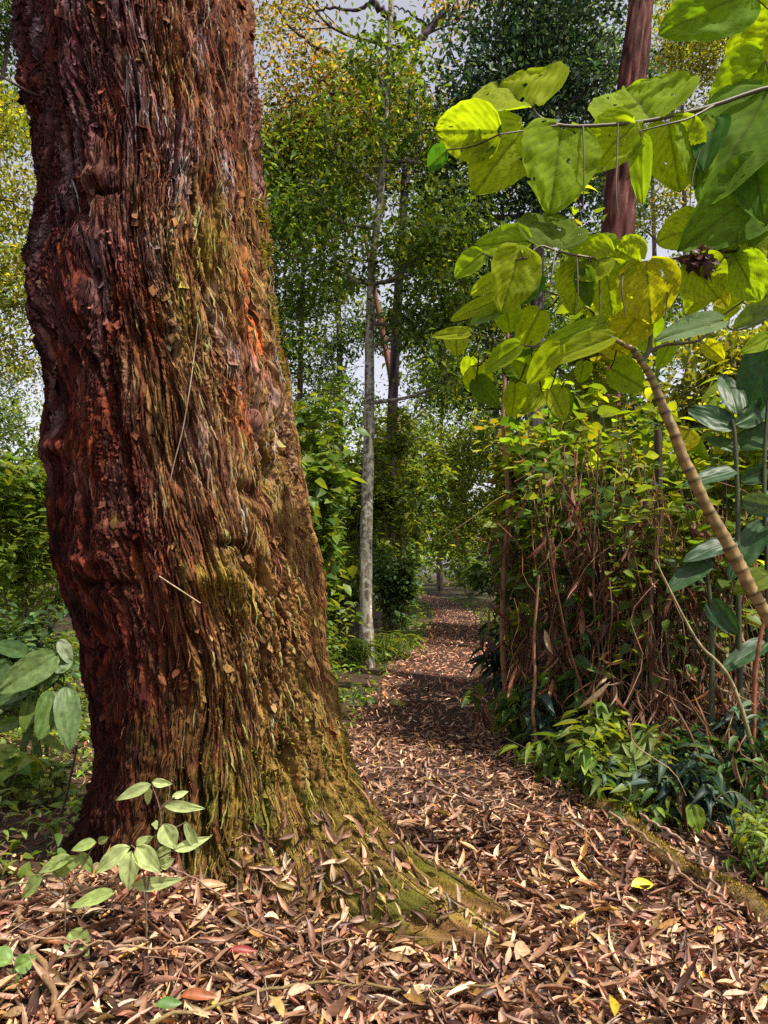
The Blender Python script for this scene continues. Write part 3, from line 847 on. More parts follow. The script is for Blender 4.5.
def shrub(name, label, base, h, spread, nst, nleaf, L, wr, T, palk, mat=M_leaf, group='shrubs beside the path', cat='shrub', stem=(.10, .09, .04), lean=(0, 0), low=.25, r=.008, droop=.35, clump=.05, bend=.5):
    x, y = base[:2]; z = float(gh(x, y))
    root = thing(name, label, cat, (x, y, z), group)
    mb = MB(); nodes = []; nd = []
    for k in range(nst):
        a = rng.uniform(0, 2 * np.pi); s = spread * math.sqrt(rng.random())
        hh = h * rng.uniform(.6, 1.0)
        e = np.array([x + s * math.cos(a) + lean[0], y + s * math.sin(a) + lean[1], z + hh])
        b0 = np.array([x + rng.normal(0, .08 * spread + .02), y + rng.normal(0, .08 * spread + .02), z - .03])
        st = smooth_path([b0, b0 * .45 + e * .55 + [0, 0, .12 * h], e], 12)
        mb.add(*tube(st, [r, r * .35], 5, stem, .1))
        nodes.append(st); nd.append(np.gradient(st, axis=0))
        for q in range(2):
            s0 = st[rng.integers(4, 10)]; e2 = s0 + rng.normal(0, .28, 3) * [spread, spread, h * .5] + [0, 0, .08 * h]
            b2 = smooth_path([s0, (s0 + e2) / 2, e2], 12)
            mb.add(*tube(b2, [r * .5, r * .2], 4, stem, .1)); nodes.append(b2); nd.append(np.gradient(b2, axis=0))
    part('stems', mb, M_stem, root)
    nodes = np.array(nodes); nd = np.array(nd)
    si = rng.integers(0, len(nodes), nleaf); tt = np.clip((low + (1 - low) * rng.random(nleaf) ** .7) * 11, 0, 11).astype(int)
    p = nodes[si, tt] + rng.normal(0, clump, (nleaf, 3)); td = unit(nd[si, tt])
    ax = rng.uniform(0, 2 * np.pi, nleaf)
    hd = np.stack([np.cos(ax), np.sin(ax), np.zeros(nleaf)], -1)
    D = unit(hd + td * .35 + np.array([0, 0, -droop]) * rng.uniform(0, 1.5, nleaf)[:, None])
    N = unit(np.array([0, 0, 1.0]) + .4 * rng.normal(size=(nleaf, 3)))
    LL = L * rng.uniform(.6, 1.3, nleaf)
    part('foliage', cloud(p, D, N, LL, LL * wr, T, pal(GREENS[palk] if isinstance(palk, str) else palk, nleaf, .25), bend=rng.uniform(0, bend, nleaf), twist=rng.normal(0, .3, nleaf)), mat, root)
    return root


def gp(px, Y):
    """ground place under a column of the photo at distance Y"""
    return ((px - 384) / FPX * Y * 1.0, Y)


# the slim mottled tree beside the path
tree('slim_tree', 'slim straight tree with mottled grey bark standing left of the path', [(367, 664, 12.2), (366, 560, 12.5), (369, 430, 12.9), (370, 330, 13.2), (373, 260, 13.3), (381, 190, 13.4), (388, 90, 13.6), (392, -40, 13.8)], .095,
     [(345, 250, 13.2, 1.1, .6), (430, 255, 13.0, 1.0, .6), (455, 210, 13, 1.1, .8), (330, 150, 13.5, 1.3, .9), (420, 130, 13.5, 1.3, .9), (310, 210, 13.5, 1.0, .6), (440, 300, 12.8, .8, .5), (390, 60, 13.7, 1.0, .8), (430, 320, 12.9, .8, .6), (455, 370, 12.8, .8, .7), (440, 245, 12.8, .8, .6)],
     4200, .15, 'mid', (.13, .11, .075), M_leaf, M_grey, wr=.42)
tree('bare_limbed_tree', 'tree with dark bare forked limbs and yellow orange leaves at the top middle', [(388, 640, 17), (392, 420, 17), (404, 200, 17), (413, 62, 17), (418, 44, 17)], .12,
     [(300, 80, 17, 1.5, .9), (340, 110, 17, 1.6, 1.0), (270, 130, 17, 1.2, .9), (400, 95, 17, 1.2, .9), (370, 150, 17, 1.3, .7), (285, 10, 17, 1.2, .5), (455, 12, 17.5, .8, .5)], 4200, .13, 'autumn', (.06, .04, .045),
     bare=[([(418, 44, 17), (392, 20, 16.8), (374, 2, 16.6), (366, -20, 16.4)], [.11, .07]), ([(374, 2, 16.6), (355, 10, 16.6), (325, 9, 16.5), (300, 18, 16.4)], [.05, .02]), ([(418, 44, 17), (430, 27, 17), (450, 3, 17), (462, -20, 17)], [.10, .06]),
           ([(413, 100, 17), (397, 91, 16.9), (362, 64, 16.6), (325, 52, 16.4), (298, 34, 16.2), (276, 8, 16)], [.09, .02]), ([(362, 64, 16.6), (355, 92, 16.5), (338, 115, 16.4)], [.035, .01]), ([(360, 72, 16.6), (330, 78, 16.5), (300, 92, 16.4)], [.035, .01]),
           ([(430, 27, 17), (412, 14, 16.9), (392, 5, 16.8)], [.04, .015])])
tree('dark_leaved_tree', 'dense tree with bluish dark glossy leaves behind the big pale leaves', [(535, 630, 14.5), (536, 420, 14.5), (538, 200, 14.5), (535, 60, 14.5)], .16,
     [(500, 60, 14.5, 1.5, 1.1), (560, 40, 14.5, 1.7, 1.2), (530, 110, 14.5, 1.6, 1.0), (590, 90, 14.7, 1.3, 1.0), (470, 110, 14.5, 1.2, .9), (520, 190, 14.5, 1.4, .9), (460, 190, 14.5, 1.1, .8), (540, -20, 14.5, 1.9, 1.0), (590, 180, 14.5, 1.2, 1.0), (480, 260, 14.2, 1.0, .8)],
     9000, .15, 'blue', (.07, .06, .05), M_gloss, wr=.42)
tree('red_trunked_tree', 'tall red-brown trunk rising behind the big pale leaves at upper right', [(590, 640, 9.3), (600, 420, 9.3), (617, 235, 9.3), (630, 100, 9.3), (641, 0, 9.3), (655, -150, 9.5), (668, -330, 9.7)], .215,
     [(640, -260, 9.8, 2.2, 1.2), (760, -300, 10, 2.0, 1.2), (560, -330, 10, 2.0, 1.2)], 1800, .15, 'deep', (.075, .028, .022), M_leaf, M_bark)
tree('leaning_brown_tree', 'thin rusty trunk leaning behind the slim mottled tree', [(402, 640, 20), (400, 480, 20), (392, 385, 20), (380, 320, 20), (372, 275, 20), (350, 150, 20.5)], .10,
     [(330, 140, 20.5, 1.6, 1.1), (300, 190, 20.5, 1.5, .9), (370, 110, 20.5, 1.4, 1.0)], 3000, .16, 'mid', (.15, .065, .04))
BG = [  # name, label, trunk pixels, radius, blobs, leaves, size, palette
    ('understorey_tree', 'leafy mid green tree filling the gap just right of the big red trunk', [(300, 640, 18.5), (300, 400, 18.5), (305, 200, 18.5)], .14, [(290, 160, 18.5, 1.5, 1.0), (330, 200, 18.5, 1.6, .9), (275, 230, 18.5, 1.3, 1.0), (300, 290, 18.5, 1.3, .8), (280, 350, 18.2, 1.2, .8)], 5200, .16, 'mid'),
    ('understorey_tree', 'tree with mixed green crown between the dark leaved tree and the slim trunk', [(512, 640, 22), (495, 400, 22), (460, 200, 22)], .16, [(440, 170, 22, 1.9, 1.3), (430, 250, 22, 1.5, 1.1), (480, 310, 22, 1.8, 1.2), (450, 380, 22, 1.7, 1.2), (510, 380, 22, 1.7, 1.2), (540, 300, 22, 1.7, 1.3)], 7500, .17, 'mid'),
    ('sunlit_tree', 'yellow green tree with airy crown left of the big red trunk', [(-60, 620, 16), (-50, 400, 16), (-20, 100, 16)], .17, [(0, 120, 16, 1.3, .8), (15, 200, 16, 1.1, .8), (-10, 290, 16, 1.4, .8), (20, 350, 16, 1.0, .6), (-60, 200, 16, 1.6, 1.2), (-90, 330, 16, 1.6, 1.0), (45, 260, 16, .9, .7), (-80, 80, 16, 1.6, 1.0)], 5000, .14, 'yellow'),
    ('shadowy_tree', 'dark green tree showing in the top left corner behind the big trunk', [(-40, 620, 22), (-30, 300, 22), (10, 30, 22)], .2, [(10, 20, 22, 1.9, 1.1), (-50, 40, 22, 2.0, 1.5), (60, -20, 22, 2.0, 1.3), (-30, 420, 22, 1.4, .9)], 4500, .17, 'deep'),
    ('airy_tree', 'thin pale tree with sparse yellow leaves behind the upper right red trunk', [(690, 640, 24), (688, 400, 24), (684, 180, 24), (680, 30, 24)], .16, [(690, 60, 24, 1.7, 1.5), (670, 130, 24, 1.3, 1.3), (720, 120, 24, 1.4, 1.2), (700, 10, 24, 2.0, 1.2), (660, 200, 24, 1.0, .8), (740, 30, 24, 1.6, 1.4)], 4600, .15, 'yellow'),
    ('bushy_tree', 'low bushy light green tree over the end of the path', [(520, 620, 26), (515, 520, 26), (505, 430, 26)], .14, [(440, 470, 26, 2.2, 1.5), (490, 440, 26, 2.4, 1.6), (540, 470, 26, 2.4, 1.6), (430, 530, 26, 1.6, 1.1), (520, 530, 26, 1.7, 1.1), (400, 440, 26, 1.6, 1.2), (470, 520, 26.6, 1.5, 1.0)], 8500, .17, 'light'),
    ('bushy_tree', 'bushy mid green tree behind the slim mottled trunk at eye level', [(330, 630, 21), (332, 560, 21), (335, 470, 21)], .12, [(310, 470, 21, 1.7, 1.2), (350, 500, 21, 1.6, 1.2), (300, 550, 21, 1.7, 1.2), (350, 560, 21, 1.4, 1.2), (390, 480, 21, 1.4, 1.1), (330, 410, 21, 1.5, .9), (400, 540, 21, 1.2, 1.1)], 7500, .16, 'mid'),
    ('bushy_tree', 'bushy grey green tree at far left behind the big trunk', [(20, 620, 17), (15, 560, 17), (0, 480, 17)], .12, [(10, 470, 17, 1.3, .8), (40, 520, 17, 1.2, .8), (-40, 520, 17, 1.5, 1.0), (60, 460, 17, 1.0, .6), (20, 560, 16.5, 1.3, .7), (-60, 440, 17, 1.3, .8)], 4500, .15, 'mid'),
    ('tall_far_tree', 'tall far tree with mid green crown directly behind the dark leaved tree', [(560, 620, 34), (562, 300, 34), (565, 60, 34)], .25, [(560, 60, 34, 3.0, 2.2), (600, 160, 34, 2.8, 2.0), (520, 160, 34, 2.8, 2.0), (580, 260, 34, 3.0, 2.0), (640, 300, 34, 2.6, 2.0), (520, 330, 34, 2.5, 1.8)], 7500, .22, 'mid'),
    ('tall_far_tree', 'tall far tree with dark green crown behind the leaning rusty trunk', [(340, 620, 36), (338, 300, 36), (320, 150, 36)], .25, [(290, 220, 36, 2.6, 1.8), (330, 290, 36, 2.0, 1.3), (270, 320, 36, 2.2, 1.8), (285, 420, 36, 2.4, 1.6), (350, 180, 36, 2.4, 1.5), (345, 335, 36, 2.3, 1.5), (385, 330, 36, 2.0, 1.6), (320, 375, 36, 2.2, 1.3)], 6200, .22, 'deep'),
    ('tall_far_tree', 'tall far tree with pale crown at the upper right edge behind the hanging leaves', [(760, 620, 32), (765, 300, 32), (770, 100, 32)], .22, [(760, 100, 32, 2.5, 2.0), (740, 220, 32, 2.3, 1.6), (790, 250, 32, 2.5, 2.0), (700, 280, 32, 2.2, 1.4), (820, 80, 32, 2.8, 2.0), (740, 360, 32, 2.2, 1.6)], 5200, .22, 'yellow'),
    ('tall_far_tree', 'tall far tree with light crown behind the sunlit tree at the left edge', [(-20, 620, 34), (-10, 300, 34), (0, 150, 34)], .22, [(0, 120, 34, 2.6, 1.6), (30, 260, 34, 2.2, 1.5), (-60, 240, 34, 2.8, 1.8), (30, 420, 34, 2.2, 1.2), (-120, 140, 34, 3.0, 2.2), (-80, 420, 34, 2.6, 1.5)], 4200, .22, 'light'),
    ('tall_far_tree', 'tall far tree with loose mid green crown behind the airy tree at upper right', [(655, 620, 40), (655, 300, 40), (650, 100, 40)], .25, [(660, 60, 40, 3.2, 2.6), (720, 150, 40, 3.2, 2.4), (640, 200, 40, 2.8, 2.2), (740, 20, 40, 3.2, 2.4), (690, 330, 40, 3.0, 2.0), (600, 330, 40, 3.0, 2.2)], 5200, .24, 'mid'),
    ('tall_far_tree', 'tall far tree with dark crown filling the upper left edge of the picture', [(-20, 620, 42), (-20, 300, 42), (0, 100, 42)], .25, [(20, 120, 42, 3.0, 2.2), (-30, 200, 42, 3.2, 2.2), (20, 300, 42, 2.6, 2.0), (-50, 60, 42, 3.4, 2.6), (10, 380, 42, 2.6, 1.6), (-70, 330, 42, 3.2, 2.2)], 4600, .24, 'mid'),
    ('tall_far_tree', 'tall far tree with green crown showing low between the slim tree and the path end', [(440, 620, 38), (440, 480, 38), (445, 330, 38)], .22, [(420, 330, 38, 2.0, 1.5), (460, 380, 38, 2.6, 1.8), (400, 430, 38, 2.2, 1.4), (490, 300, 38, 2.6, 2.0), (430, 240, 38, 2.2, 1.6)], 4200, .24, 'mid'),
    ('backlit_tree', 'yellow green bushy tree glowing behind the dark broad leaved stalks at right', [(720, 620, 12), (718, 520, 12), (715, 420, 12)], .10, [(700, 400, 12, .9, .7), (750, 440, 12, 1.0, .8), (790, 380, 12, 1.1, .9), (730, 350, 12, 1.0, .6), (770, 500, 12, .9, .7), (830, 440, 12, 1.2, 1.0)], 3400, .20, 'yellow'),
    ('understorey_tree', 'mid green tree behind the dried vines right of the path', [(610, 620, 16), (608, 520, 16), (605, 420, 16)], .10, [(560, 430, 16, 1.3, 1.0), (610, 400, 16, 1.3, 1.0), (660, 440, 16, 1.3, 1.0), (580, 520, 16, 1.3, .9), (640, 520, 16, 1.3, .9), (540, 350, 16, 1.0, .7), (630, 340, 16, 1.2, .7)], 5600, .16, 'deep'),
]
for nm, lab, tp, r0, bl, nl, L, pk in BG:
    tree(nm, lab, tp, r0 * .62, bl, nl, L, pk, bark=(.10, .075, .055))

# the far forest behind everything: one mass with a ragged top
mb = MB(); n = 26000
x = rng.uniform(-62, 62, n); yv = rng.uniform(46, 58, n)
top = 6.5 + 4.5 * perlin(x * .11, 0.3, 0.2) + 4 * perlin(x * .35, 5.3, 0.2) + 3 * sstep(8, 30, np.abs(x))
z = rng.random(n) ** .9 * np.maximum(top, 2.5)
D, N = hang(n)
L = rng.uniform(.35, .75, n)
mb.add(*cloud(np.stack([x, yv, z + .3], -1), D, N, L, L * .55, TQ, pal(GREENS['light'] + GREENS['light'] + GREENS['mid'], n, .35) * 1.2 * np.exp(.4 * perlin(x * .5, yv * .5, z * .5))[:, None]))
for k in range(40):
    x0 = rng.uniform(-55, 55); y0 = rng.uniform(45, 50); hgt = rng.uniform(7, 14)
    mb.add(*tube(smooth_path([(x0, y0, -.1), (x0 + rng.normal(0, .3), y0, hgt * .5), (x0 + rng.normal(0, .8), y0, hgt)], 6), [.2, .08], 6, (.14, .11, .09), .1))
tag(part('far_forest', mb, M_leaf), 'far mass of forest foliage and trunks closing off the end of the path', 'forest', kind='stuff')
# ------------------------------------------------------------------ shrubs of the middle distance
T7 = t_strip(3, ovate, .08)
SH = [  # label, px, Y, h, spread, stems, leaves, L, w ratio, palette, mat
    ('tall loose shrub with large soft leaves beside the right flank of the big trunk', 292, 8.0, 3.8, .6, 9, 1000, .17, .62, 'mid', M_leaf),
    ('leafy green shrub filling the space between the big trunk and the slim tree', 312, 10.5, 3.6, .65, 10, 1500, .15, .55, 'mid', M_leaf),
    ('low dense shrub at the foot of the slim mottled tree, touching the big trunk outline', 312, 9.2, 1.3, .5, 10, 900, .12, .5, 'light', M_leaf),
    ('dark shaded bush just right of the slim tree foot', 396, 14.2, 2.0, .55, 10, 1500, .13, .5, 'deep', M_gloss),
    ('tall light green bush behind the dark shaded bush left of the path', 392, 17.5, 4.2, .9, 11, 2600, .15, .5, 'light', M_leaf),
    ('upright bush with large dark leaves hiding the lower stem of the bare limbed tree', 392, 15.5, 5.2, 1.0, 12, 1700, .2, .5, 'light', M_leaf),
    ('bright large leaved bush left of the far path behind the dark shaded bush', 405, 19.5, 4.8, 1.1, 12, 1900, .22, .5, 'light', M_leaf),
    ('bright large leaved bush right of the far path behind the mottled sapling', 507, 19, 4.6, .95, 12, 1900, .22, .5, 'light', M_leaf),
    ('tall yellow green thicket straight ahead where the path disappears', 462, 47, 9.5, 3.6, 14, 5200, .34, .5, 'yellow', M_leaf),
    ('tall mid green bush behind the slim mottled tree on its left side', 345, 16, 4.8, 1.0, 12, 1900, .2, .5, 'light', M_leaf),
    ('low mid green bush on the ground left of the slim mottled tree', 338, 14.5, 2.0, .7, 12, 1200, .16, .5, 'mid', M_leaf),
    ('sunny bush overhanging the left edge of the far path', 410, 22, 3.4, .9, 10, 2300, .16, .5, 'light', M_leaf),
    ('broad bush standing at the far end of the path', 470, 34, 4.0, 2.6, 12, 3200, .22, .5, 'light', M_leaf),
    ('shrub with long drooping leaves right of the path in front of the far bushes', 530, 9.8, 1.8, .7, 9, 900, .2, .32, 'deep', M_gloss),
    ('dark leafy thicket behind the left half of the dried vines', 575, 9.0, 2.9, 1.1, 12, 2400, .16, .5, 'deep', M_leaf),
    ('dark leafy thicket behind the right half of the dried vines', 650, 8.4, 2.9, 1.1, 12, 2400, .17, .5, 'deep', M_leaf),
    ('dark leafy thicket behind the ringed stem at the right edge', 735, 8.0, 2.9, 1.1, 12, 2400, .18, .5, 'deep', M_leaf),
    ('bush with yellow green leaves under the big pale leaves', 530, 7.4, 3.3, .7, 9, 1000, .15, .6, 'yellow', M_leaf),
    ('tall shrub with large yellow green leaves behind the upper end of the ringed stem', 625, 7.2, 3.5, .6, 9, 330, .19, .68, 'yellow', M_big),
    ('tall shrub with large yellow green leaves just left of the dark ginger like plant', 710, 7.0, 3.4, .6, 9, 330, .21, .68, 'yellow', M_big),
    ('tall shrub with large light green leaves over the left end of the dried vines', 555, 7.0, 3.4, .5, 9, 300, .17, .66, 'light', M_big),
    ('tall bush with big yellow green leaves wrapping the lower part of the red trunk', 605, 8.4, 4.9, .6, 10, 420, .2, .7, 'yellow', M_big),
    ('bush of mixed green leaves at the left edge beside the big trunk', 25, 9.5, 3.2, .9, 10, 1900, .15, .5, 'light', M_leaf),
    ('pale leaved bush low behind the broad leaved plant at the left edge', 30, 11.5, 2.1, 1.1, 10, 2000, .14, .5, 'light', M_leaf),
    ('dark low bush directly behind the broad leaved plant at left', 28, 7.6, 1.0, .6, 8, 900, .13, .45, 'deep', M_gloss),
    ('bush half cut off by the left edge above the pale feathery clump', -60, 8.5, 3.2, 1.0, 10, 1900, .15, .5, 'mid', M_leaf),
    ('bush half cut off by the right edge behind the dark ginger like plant', 830, 8.0, 3.6, 1.2, 12, 2200, .17, .5, 'deep', M_leaf),
]
for lab, px, Y, h, sp, ns, nl, L, wr, pk, mt in SH:
    shrub('shrub', lab, gp(px, Y), h, sp, ns, int(nl * 1.3), L, wr, (TO6 if mt is M_big else T7) if Y < 13 else TQ, pk, mt, clump=.10, low=.62 if mt is M_big else .12, r=.012)
SH2 = [
    ('green climber with soft leaves growing through the left part of the dried vines', 545, 6.5, 2.7, .35, 9, 330, .13, .6, 'mid', M_leaf),
    ('green climber with round leaves growing through the middle of the dried vines', 600, 6.1, 2.6, .4, 9, 380, .13, .6, 'deep', M_leaf),
    ('light green climber growing through the top of the dried vines under the yellow leaf', 650, 5.7, 2.6, .35, 9, 300, .12, .6, 'light', M_leaf),
    ('green climber growing behind the ringed stem among the hanging dark vines', 700, 5.8, 2.6, .4, 9, 340, .15, .6, 'mid', M_leaf),
    ('yellowish climber on the left end of the thicket above the path', 530, 7.2, 2.9, .4, 9, 420, .12, .55, 'light', M_leaf),
]
for lab, px, Y, h, sp, ns, nl, L, wr, pk, mt in SH2:
    shrub('climber', lab, gp(px, Y - .1), h, sp, ns, int(nl * .8), L, wr, T7, pk, mt, clump=.10, low=.25, r=.006, group='climbers among the dried vines', cat='climber')
LOWH = [  # understory herbs: label, px, Y, h, spread, stems, leaves, L, wr, T, palette, mat
    ('clump of dark glossy lance shaped leaves below the dried vines', 600, 6.0, 1.05, .42, 12, 240, .26, .26, TL5, 'deep', M_gloss),
    ('bluish strap leaved clump on the right edge of the path behind the sapling', 512, 7.8, .95, .4, 11, 200, .30, .2, TL5, 'blue', M_gloss),
    ('green herb with drooping leaves at the foot of the mottled sapling', 530, 6.4, .6, .33, 9, 200, .15, .36, TL5, 'mid', M_leaf),
    ('grey green leafy herb between the two thin brown stems and the path edge', 565, 5.9, .55, .35, 9, 190, .16, .33, TL5, 'blue', M_leaf),
    ('lighter green herb with yellowing leaves in front of the dark glossy clump', 605, 5.5, .62, .32, 9, 150, .17, .36, TL5, 'light', M_leaf),
    ('small bright green plant leaning over the path edge', 563, 5.45, .16, .12, 5, 22, .14, .34, TL5, 'light', M_leaf),
    ('dark fern like herb at the right edge above the red brown dead stalks', 730, 5.2, .8, .4, 9, 160, .22, .2, TL5, 'blue', M_gloss),
    ('grey green herb beside the upper end of the mossy log', 660, 4.85, .38, .28, 8, 110, .15, .3, TL5, 'blue', M_leaf),
    ('small green weed among dead stalks at the lower right edge', 748, 4.4, .28, .22, 7, 90, .10, .4, TO4, 'mid', M_leaf),
    ('bushy green herb closing the right edge of the path in front of the mottled sapling', 548, 6.1, .7, .4, 11, 330, .13, .4, TL5, 'mid', M_leaf),
    ('leafy herb with pale green leaves right behind the upper end of the mossy log', 615, 5.15, .5, .32, 10, 210, .14, .36, TL5, 'light', M_leaf),
    ('grey green herb leaning over the middle of the mossy log', 680, 4.7, .45, .3, 10, 180, .14, .3, TL5, 'blue', M_leaf),
    ('dark leafy herb filling the ground at the right edge behind the fern like plant', 745, 4.9, .6, .35, 10, 230, .15, .34, TL5, 'deep', M_gloss),
    ('dark herb in the shade below the dead stalks right of the rosette plant', 690, 5.3, .6, .4, 10, 240, .15, .34, TL5, 'deep', M_gloss),
    ('mid green herb in the shade just right of the thin crooked stem', 575, 6.5, .8, .4, 10, 300, .15, .36, TL5, 'deep', M_leaf),
    ('low sparse green plant hanging over the upper part of the mossy log', 640, 4.62, .26, .2, 7, 70, .12, .32, TL5, 'mid', M_leaf),
    ('low thin leaved plant hanging over the lower middle of the mossy log', 732, 4.15, .28, .22, 7, 80, .12, .26, TL5, 'light', M_leaf),
    ('low ferny tuft at the lower right edge beside the end of the mossy log', 755, 3.9, .26, .2, 8, 90, .11, .26, TL5, 'mid', M_leaf),
    ('small grey green tuft at the very top end of the mossy log', 602, 5.05, .28, .2, 7, 80, .12, .3, TL5, 'blue', M_leaf),
    ('leafy herb spilling over the right edge of the path left of the mottled sapling foot', 512, 6.6, .5, .28, 9, 170, .16, .3, TL5, 'mid', M_leaf),
    ('herb with long thin leaves leaning over the path edge below the crooked stem', 552, 5.5, .34, .25, 8, 90, .2, .2, TL5, 'light', M_leaf),
    ('sparse long leaved herb at the path edge just left of the mossy log', 588, 5.0, .3, .22, 7, 60, .17, .22, TL5, 'mid', M_leaf),
    ('low bush closing the straight view where the far path turns aside', 472, 31, 1.6, 1.1, 10, 900, .2, .5, TQ, 'light', M_leaf),
    ('pale feathery grass like clump behind the broad leaved plant at left', 35, 8.4, 1.05, .6, 16, 700, .26, .09, TL3, 'light', M_leaf),
    ('low leafy herb at the left edge in front of the broad leaved plant', 12, 5.0, .32, .22, 7, 70, .16, .42, TO4, 'light', M_leaf),
    ('small weed with rounded leaves left of the big tree foot', 52, 5.0, .30, .20, 7, 90, .10, .5, TO4, 'light', M_leaf),
    ('grassy tuft at the foot of the slim mottled tree', 392, 13.0, .5, .45, 14, 420, .32, .06, TL3, 'light', M_leaf),
    ('grassy tuft left of the path just in front of the slim mottled tree', 350, 12.2, .45, .4, 14, 360, .30, .06, TL3, 'mid', M_leaf),
    ('low green herb on the left edge of the path past the slim tree', 396, 16.5, .8, .5, 9, 420, .17, .4, TQ, 'light', M_leaf),
]
for lab, px, Y, h, sp, ns, nl, L, wr, T, pk, mt in LOWH:
    shrub('herb', lab, gp(px, Y), h, sp, ns, nl, L, wr, T, pk, mt, group='low plants of the forest floor', cat='plant', clump=.03, low=.3, r=.006, droop=.45, bend=.8)

# weeds and seedlings covering the ground
def weeds(name, label, n, x0, x1, y0, y1, L, pk, dens):
    x = rng.uniform(x0, x1, n); y = rng.uniform(y0, y1, n)
    k = rng.random(n) < dens(x, y); x, y = x[k], y[k]
    k = trunk_dist(x, y) > .05; x, y = x[k], y[k]; n = len(x)
    m = 5
    p = np.repeat(np.stack([x, y, gh(x, y)], -1), m, 0) + rng.normal(0, .02, (n * m, 3)) + np.array([0, 0, 1]) * rng.uniform(.02, .16, (n * m, 1))
    a = rng.uniform(0, 2 * np.pi, n * m)
    D = np.stack([np.cos(a), np.sin(a), rng.normal(0, .3, n * m)], -1)
    N = unit(np.array([0, 0, 1.]) + .35 * rng.normal(size=(n * m, 3)))
    LL = L * rng.uniform(.5, 1.4, n * m)
    tag(part(name, cloud(p, D, N, LL, LL * .5, T7, 1.25 * pal(GREENS[pk], n * m, .3), bend=rng.uniform(0, .6, n * m)), M_leaf), label, 'ground cover', kind='stuff')


weeds('weeds', 'carpet of small light green weeds on the ground left of the big tree', 2600, -5.5, -1.5, 3.5, 12, .08, 'light', lambda x, y: .4 + .6 * (perlin(x * 1.5, y * 1.5, 0) > 0))
weeds('path_edge_weeds', 'low weeds fringing both edges of the leafy path', 2600, -2.5, 4.5, 5, 30, .10, 'mid',
      lambda x, y: ((np.abs(x - path_c(y)) > path_w(y) * .92) & (np.abs(x - path_c(y)) < path_w(y) * 1.9)) * 1.0)

# ------------------------------------------------------------------ leaves built one by one
def bigleaf(att, tip, Ya, Yt, wpx, kind='heart', col=(.2, .28, .03), roll=0.0, holes=.0, nv=30, nu=16, petiole=None, droop=.12):
    A = P(att[0], att[1], Ya); B = P(tip[0], tip[1], Yt)
    D = B - A; L = np.linalg.norm(D); D /= L
    Wd = wpx / FPX * (Ya + Yt) / 2 / 2 * (1.18 if kind == 'heart' else 1.05)
    view = unit(unit(np.array([0, 0, CAM_Z]) - (A + B) / 2) + np.array([.15, 0, .22]))
    n = view - D * np.dot(view, D)
    if np.linalg.norm(n) < .15: n = np.array([0, 0, 1.]) - D * D[2]
    n = unit(n); s = np.cross(D, n)
    n2 = n * math.cos(roll) + s * math.sin(roll); s2 = np.cross(D, n2)
    v = np.linspace(0, 1, nv)[:, None] * np.ones((1, nu * 2 + 1)); u = np.linspace(-1, 1, nu * 2 + 1)[None] * np.ones((nv, 1))
    if kind == 'heart':
        w = np.sin(np.pi * np.clip(v, 0, 1) ** .60) ** .6 * (1 - .08 * v); w = np.where(v < .02, .22, w); w[-1] = .01
        lobe = .17 * np.abs(u) ** 1.3 * (1 - v) ** 3
    elif kind == 'paddle':
        w = np.sin(np.pi * np.clip(v, 0, 1) ** .75) ** .6; w[-1] = .01; w[0] = .05; lobe = 0 * u
    else:
        w = np.sin(np.pi * np.clip(v, 0, 1) ** .72) ** .95; w[-1] = .01; w[0] = .03; lobe = 0 * u
    sd = rng.uniform(0, 50)
    edge = 1 + .05 * perlin(v * 9 + sd, u * 1.2, sd) * np.abs(u)
    y = u * w * Wd * edge
    x = (v - lobe + .10 * np.abs(u) * (1 - v) * (kind == 'heart')) * L
    s_ = v * 8.5 - 3.2 * np.abs(u)
    vein = np.exp(-((s_ % 1.0 - .5) / .13) ** 2) * (np.abs(u) < .95)
    mid = np.exp(-(u * w / .035) ** 2)
    z = Wd * (.22 * np.abs(u) ** 1.2 * w + .11 * perlin(v * 4 + sd, u * 2, sd + 3) + .045 * perlin(v * 11 + sd, u * 4, sd + 7) * np.abs(u) - .035 * vein - .04 * mid) - droop * L * v ** 2
    V = A + x[..., None] * D + y[..., None] * s2 + z[..., None] * n2
    c = np.tile(np.array(col), (nv, nu * 2 + 1, 1)) * (1 + .14 * perlin(v * 5 + sd, u * 3, sd + 9))[..., None]
    c = c * (1 - .25 * (perlin(v * 9 + sd, u * 6, sd + 2) > .35))[..., None]
    vv = np.clip(.5 * vein + mid, 0, 1)[..., None] * (1 if kind == 'heart' else .5)
    c = c * (1 - .8 * vv) + np.array([.09, .12, .02]) * .8 * vv
    nx = nu * 2 + 1
    i = np.arange(nv - 1)[:, None] * nx + np.arange(nx - 1)[None]
    Q = np.stack([i, i + 1, i + nx + 1, i + nx], -1).reshape(-1, 4)
    if holes > 0:
        hm = (perlin(v * 13 + sd, u * 9 + 3, sd) * .75 + .35 * perlin(v * 5, u * 3 + sd, sd))[:-1, :-1].ravel()
        Q = Q[hm < .68 - holes]
    mb = MB().add(V.reshape(-1, 3), Q, np.clip(c, .004, .9).reshape(-1, 3))
    if petiole is not None:
        b = P(*petiole)
        mb.add(*tube(smooth_path([b, (b + A) / 2 + [0, 0, -.02], A], 8), [.0045, .003], 5, (.13, .10, .05)))
    return mb


BY = 3.15
bp = thing('broad_leaved_shrub', 'shrub with big heart shaped yellow green leaves on a leaning ringed stem at right', 'shrub', (gp(940, 3.4)[0], 3.4, float(gh(*gp(940, 3.4)))))
